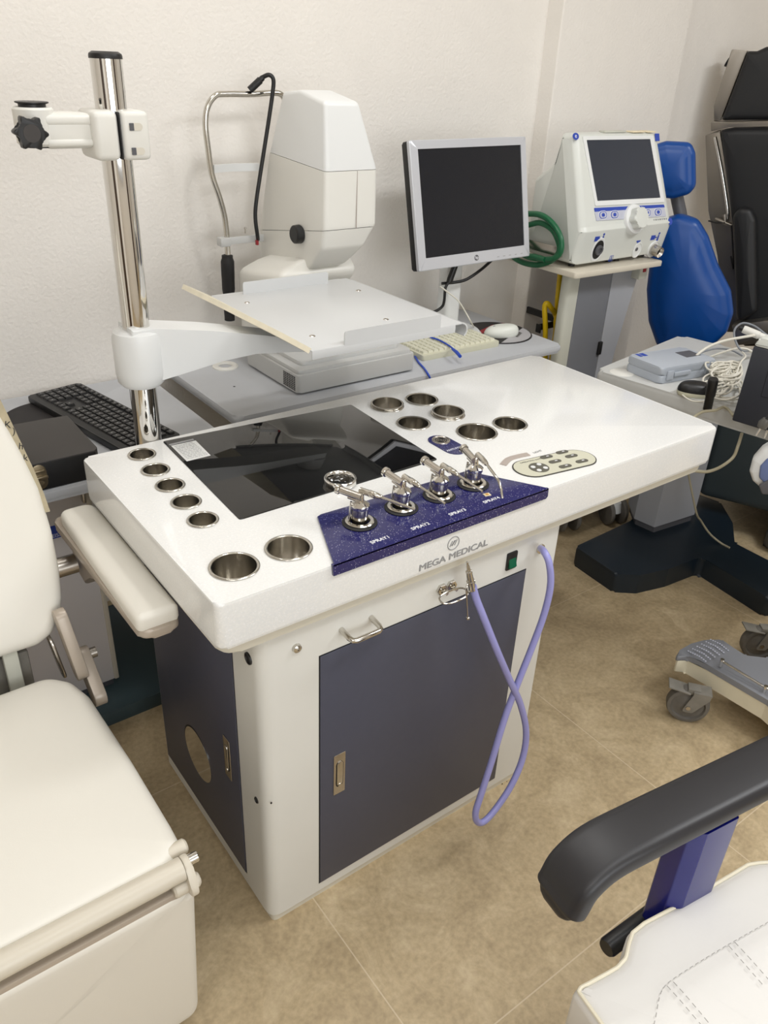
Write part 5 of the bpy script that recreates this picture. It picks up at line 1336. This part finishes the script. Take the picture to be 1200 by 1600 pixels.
# ------------------------------------------------------------------ ivory treatment chair, left
lc = thing('treatment_chair', (-.39, .10, 0), 'ivory leather reclining treatment chair at the left edge beside the counter', 'chair')
SZ = .50
xm = -.392
half = [(.272, -.072), (.268, -.085), (.256, -.092), (.245, -.088), (.236, -.100), (.224, -.108), (.10, -.112), (0, -.113)]
sp_ = [AZ(x, y, SZ) for x, y in ((278, 1306), (283, 1318), (262, 1330), (256, 1345), (246, 1352))]
right = [(-.165, .365), (-.135, .330), (-.122, .28), (-.117, .10), (-.117, -.05), (-.1185, -.088), (-.150, -.113)]
ful = right + [(2 * xm - x, y) for x, y in right[::-1]]
ful = ccw(resample(rpoly(ful, [.05, .05, .05, .05, .03, .026, .03] + [.03, .026, .03, .05, .05, .05, .05], 6), .010))
MB().pad(ful, SZ - .085, SZ, .020, .008).build('seat', 'leather', lc)
# back rest
an = math.radians(24); nb_ = V((0, -math.cos(an), math.sin(an))); vb_ = V((0, math.sin(an), math.cos(an)))
mbk = frame_m((xm, .375, .560), (1, 0, 0), vb_)
BP = lambda x, y: mbk.inverted() @ APL(x, y, V((xm, .375, .560)), nb_)
rb = [BP(x, y) for x, y in ((62, 1010), (84, 992), (98, 960), (100, 935), (96, 890), (84, 830), (64, 762), (40, 712), (18, 672), (0, 643))]
rb = [(p.x, p.y) for p in rb]
rb = [(.10, -.004)] + rb
e_ = rb[-1]; d_ = V(rb[-1]) - V(rb[-3]); d_ = d_.normalized()
rb += [(e_[0] + d_.x * .10, e_[1] + d_.y * .10), (e_[0] + d_.x * .10 - .03, e_[1] + d_.y * .17), (.05, e_[1] + d_.y * .19)]
fb_ = rb + [(-x, y) for x, y in rb[::-1]]
fb_ = ccw(resample(rpoly(fb_, .03, 4), .015))
MB().pad(fb_, -.075, 0, .022, .010, mtx=mbk).build('backrest', 'leather', lc)
# board edge behind the back pad with hand-written marks
rb2 = [BP(x, y) for x, y in ((78, 800), (66, 774), (46, 734), (25, 690), (6, 650), (-8, 622))]
bd = [(p.x + .003 + .006 * min(1, i / 2), p.y) for i, p in enumerate(rb2)]
bd = bd + [(p[0] - .03, p[1]) for p in bd[::-1]]
mbk2 = mbk @ Matrix.Translation((0, 0, -.010))
brd = MB().prism(ccw(bd), -.012, -.002, mtx=mbk2).build('board_edge', 'board', lc)
for (x, y, s_) in ((10, 664, 'K'), (20, 674, ')'), (31, 698, 'h'), (38, 716, 'k')):
    q = BP(x, y); text('hand_mark', s_, .016, 'dark', brd, mbk2 @ Matrix.Translation((q.x + .004, q.y, -.0015)) @ Matrix.Rotation(-.3, 4, 'Z'))
# arm rest
ar = rpoly([(-.063, .155), (.007, .155), (.009, .555), (-.058, .552)], [.014, .012, .03, .02], 6)
MB().pad(resample(ccw(ar), .01), .677, .708, .011, .002).build('arm_pad', 'leather', lc)
MB().prism(rpoly([(-.060, .150), (.006, .150), (.010, .578), (-.066, .578)], [.02, .02, .03, .02], 5), .664, .681, bev=.006, seg=3).build('arm_shell', 'taupe_metal', lc)
b = MB(); b.prism([(.24, .668), (.55, .668), (.565, .64), (.548, .575), (.50, .565), (.46, .610), (.38, .640)], -.045, -.015, mtx=Matrix(((0,0,1,0),(1,0,0,0),(0,1,0,0),(0,0,0,1))), bev=.006); b.build('arm_bracket', 'taupe_metal', lc)
b = MB(); b.cyl((-.05, .520, .605), (-.16, .520, .605), .019, seg=24); b.build('arm_axle', 'steel', lc)
# hinge plates between seat and back
def bar(P, Q, w, th, name, m):
    P = V(P); Q = V(Q); d = (Q - P).normalized(); fm = frame_m(P, d, V((0, -d.z, d.y)))
    L = (Q - P).length; MB().prism(stadium((L / 2, 0), (L / 2 - w * .4, 0), w, 8), -th / 2, th / 2, mtx=fm, bev=.002).build(name, m, lc)
bar(AX(93, 960, -.125), AX(127, 1052, -.115), .017, .020, 'hinge_bar', 'taupe_metal')
bar(AX(128, 1020, -.098), AX(156, 1092, -.098), .019, .022, 'hinge_bar', 'taupe_metal')
P = AX(138, 1022, -.09); MB().cyl(P, P + V((.014, 0, 0)), .010).build('pivot_bolt', 'steeldull', lc)
bar(AY(78, 1000, .400), AY(98, 1050, .392), .018, .006, 'hinge_plate', 'steel')
MB().box((-.225, .395, .40), (-.200, .41, .58), .003).build('back_strut', 'machine_side', lc)
MB().box((-.60, .42, .36), (-.18, .46, .52), .004).build('mechanism_box', 'castergrey', lc)
b = MB(); b.box((-.345, .330, .44), (-.315, .40, .535), .003); b.box((-.415, .330, .44), (-.385, .40, .545), .003); b.cyl((-.42, .34, .53), (-.27, .34, .53), .006); b.build('clevis', 'steel', lc)
b = MB(); b.box((-.40, .335, .40), (-.33, .37, .51)); b.build('actuator', 'black', lc)
# front rail, knuckle and leg rest
A = V((-.125, -.119, .482))
MB().tube([V((-.66, A.y, A.z)), V((-.158, A.y, A.z)), V((-.152, A.y, A.z)), V((-.132, A.y, A.z))], [.0172, .0172, .0165, .0165], 28).build('front_rail', 'frame', lc)
MB().box((-.66, -.09, .37), (-.15, -.03, .415), .004).build('seat_frame', 'frame', lc)
b = MB(); b.prism(stadium((A.y - .006, A.z - .012), (-.007, -.012), .016, 10), -.131, -.120, mtx=Matrix(((0,0,1,0),(1,0,0,0),(0,1,0,0),(0,0,0,1))), bev=.003); b.build('knuckle', 'frame', lc)
MB().cyl((-.121, A.y + .004, A.z + .004), (-.107, A.y + .004, A.z + .004), .0080, seg=20, bev=.001).build('pivot_pin', 'chrome', lc)
MB().cyl((-.150, -.090, .486), (-.112, -.090, .486), .011, seg=20, bev=.003).build('hinge_boss', 'frame', lc)
MB().cyl((-.15, -.124, .452), (-.111, -.124, .452), .011, seg=20, bev=.003).build('hinge_boss', 'frame', lc)
MB().box((-.66, -.128, .420), (-.14, -.112, .450), .003).build('leg_frame', 'taupe_metal', lc)
lv = V((0, .058, -.42)).normalized() * -1
mlg = frame_m((0, -.132, .446), (1, 0, 0), lv)
lp_ = rpoly([(-.665, -.40), (-.116, -.40), (-.117, -.02), (-.128, -.002), (-.155, .002), (-.63, .002), (-.665, -.02)], [.03, .03, .012, .008, .008, .01, .03], 5)
MB().pad(resample(ccw(lp_), .012), -.055, 0, .018, .0008, mtx=mlg).build('leg_rest', 'leather', lc)
# pedestal under the seat
MB().box((-.56, -.02, .10), (-.24, .30, .42), .02).build('lift_column', 'taupe_metal', lc)
MB().prism(rect(-.62, -.06, -.20, .42, .04), 0, .10, bev=.02).build('floor_base', 'navybase', lc)

# ------------------------------------------------------------------ light: ceiling lamps of the room, window daylight and an added right fill
def lamp(name, loc, sx, sy, power, col=(1, 1, 1), rot=(0, 0, 0)):
    l = bpy.data.lights.new(name, 'AREA'); l.shape = 'RECTANGLE'; l.size = sx; l.size_y = sy; l.energy = power; l.color = col
    o = bpy.data.objects.new(name, l); COL.objects.link(o); o.location = loc; o.rotation_euler = rot; return o
lamp('ceiling_lamp', (.04, .70, ZC - .04), .14, .14, 3.6, (1, .985, .96))
lamp('ceiling_lamp_middle', (.70, .36, ZC - .04), .16, .16, 7.0, (1, .99, .97))
lamp('ceiling_lamp_front', (.5, -1.0, ZC - .04), 1.2, .5, 11, (.96, .98, 1))
lamp('fill_light_right', (2.2, -.9, ZC - .04), 1.0, .5, 31, (.96, .98, 1))  # added fill that brightens the right wall, wall column and floor
lamp('ceiling_lamp_left', (-1.1, -1.3, ZC - .04), 1.0, .5, 13, (.98, .99, 1))
lamp('window_daylight', (-.2, YF + .06, 1.55), 2.0, 1.3, 31, (.92, .965, 1), (math.radians(90), 0, 0))
w = bpy.data.worlds.new('world'); SC.world = w; w.use_nodes = True
w.node_tree.nodes['Background'].inputs['Color'].default_value = (1, 1, 1, 1); w.node_tree.nodes['Background'].inputs['Strength'].default_value = .05
SC.view_settings.view_transform = 'Standard'; SC.view_settings.look = 'None'; SC.view_settings.gamma = 1; SC.view_settings.use_curve_mapping = False
SC.view_settings.exposure = 0.08
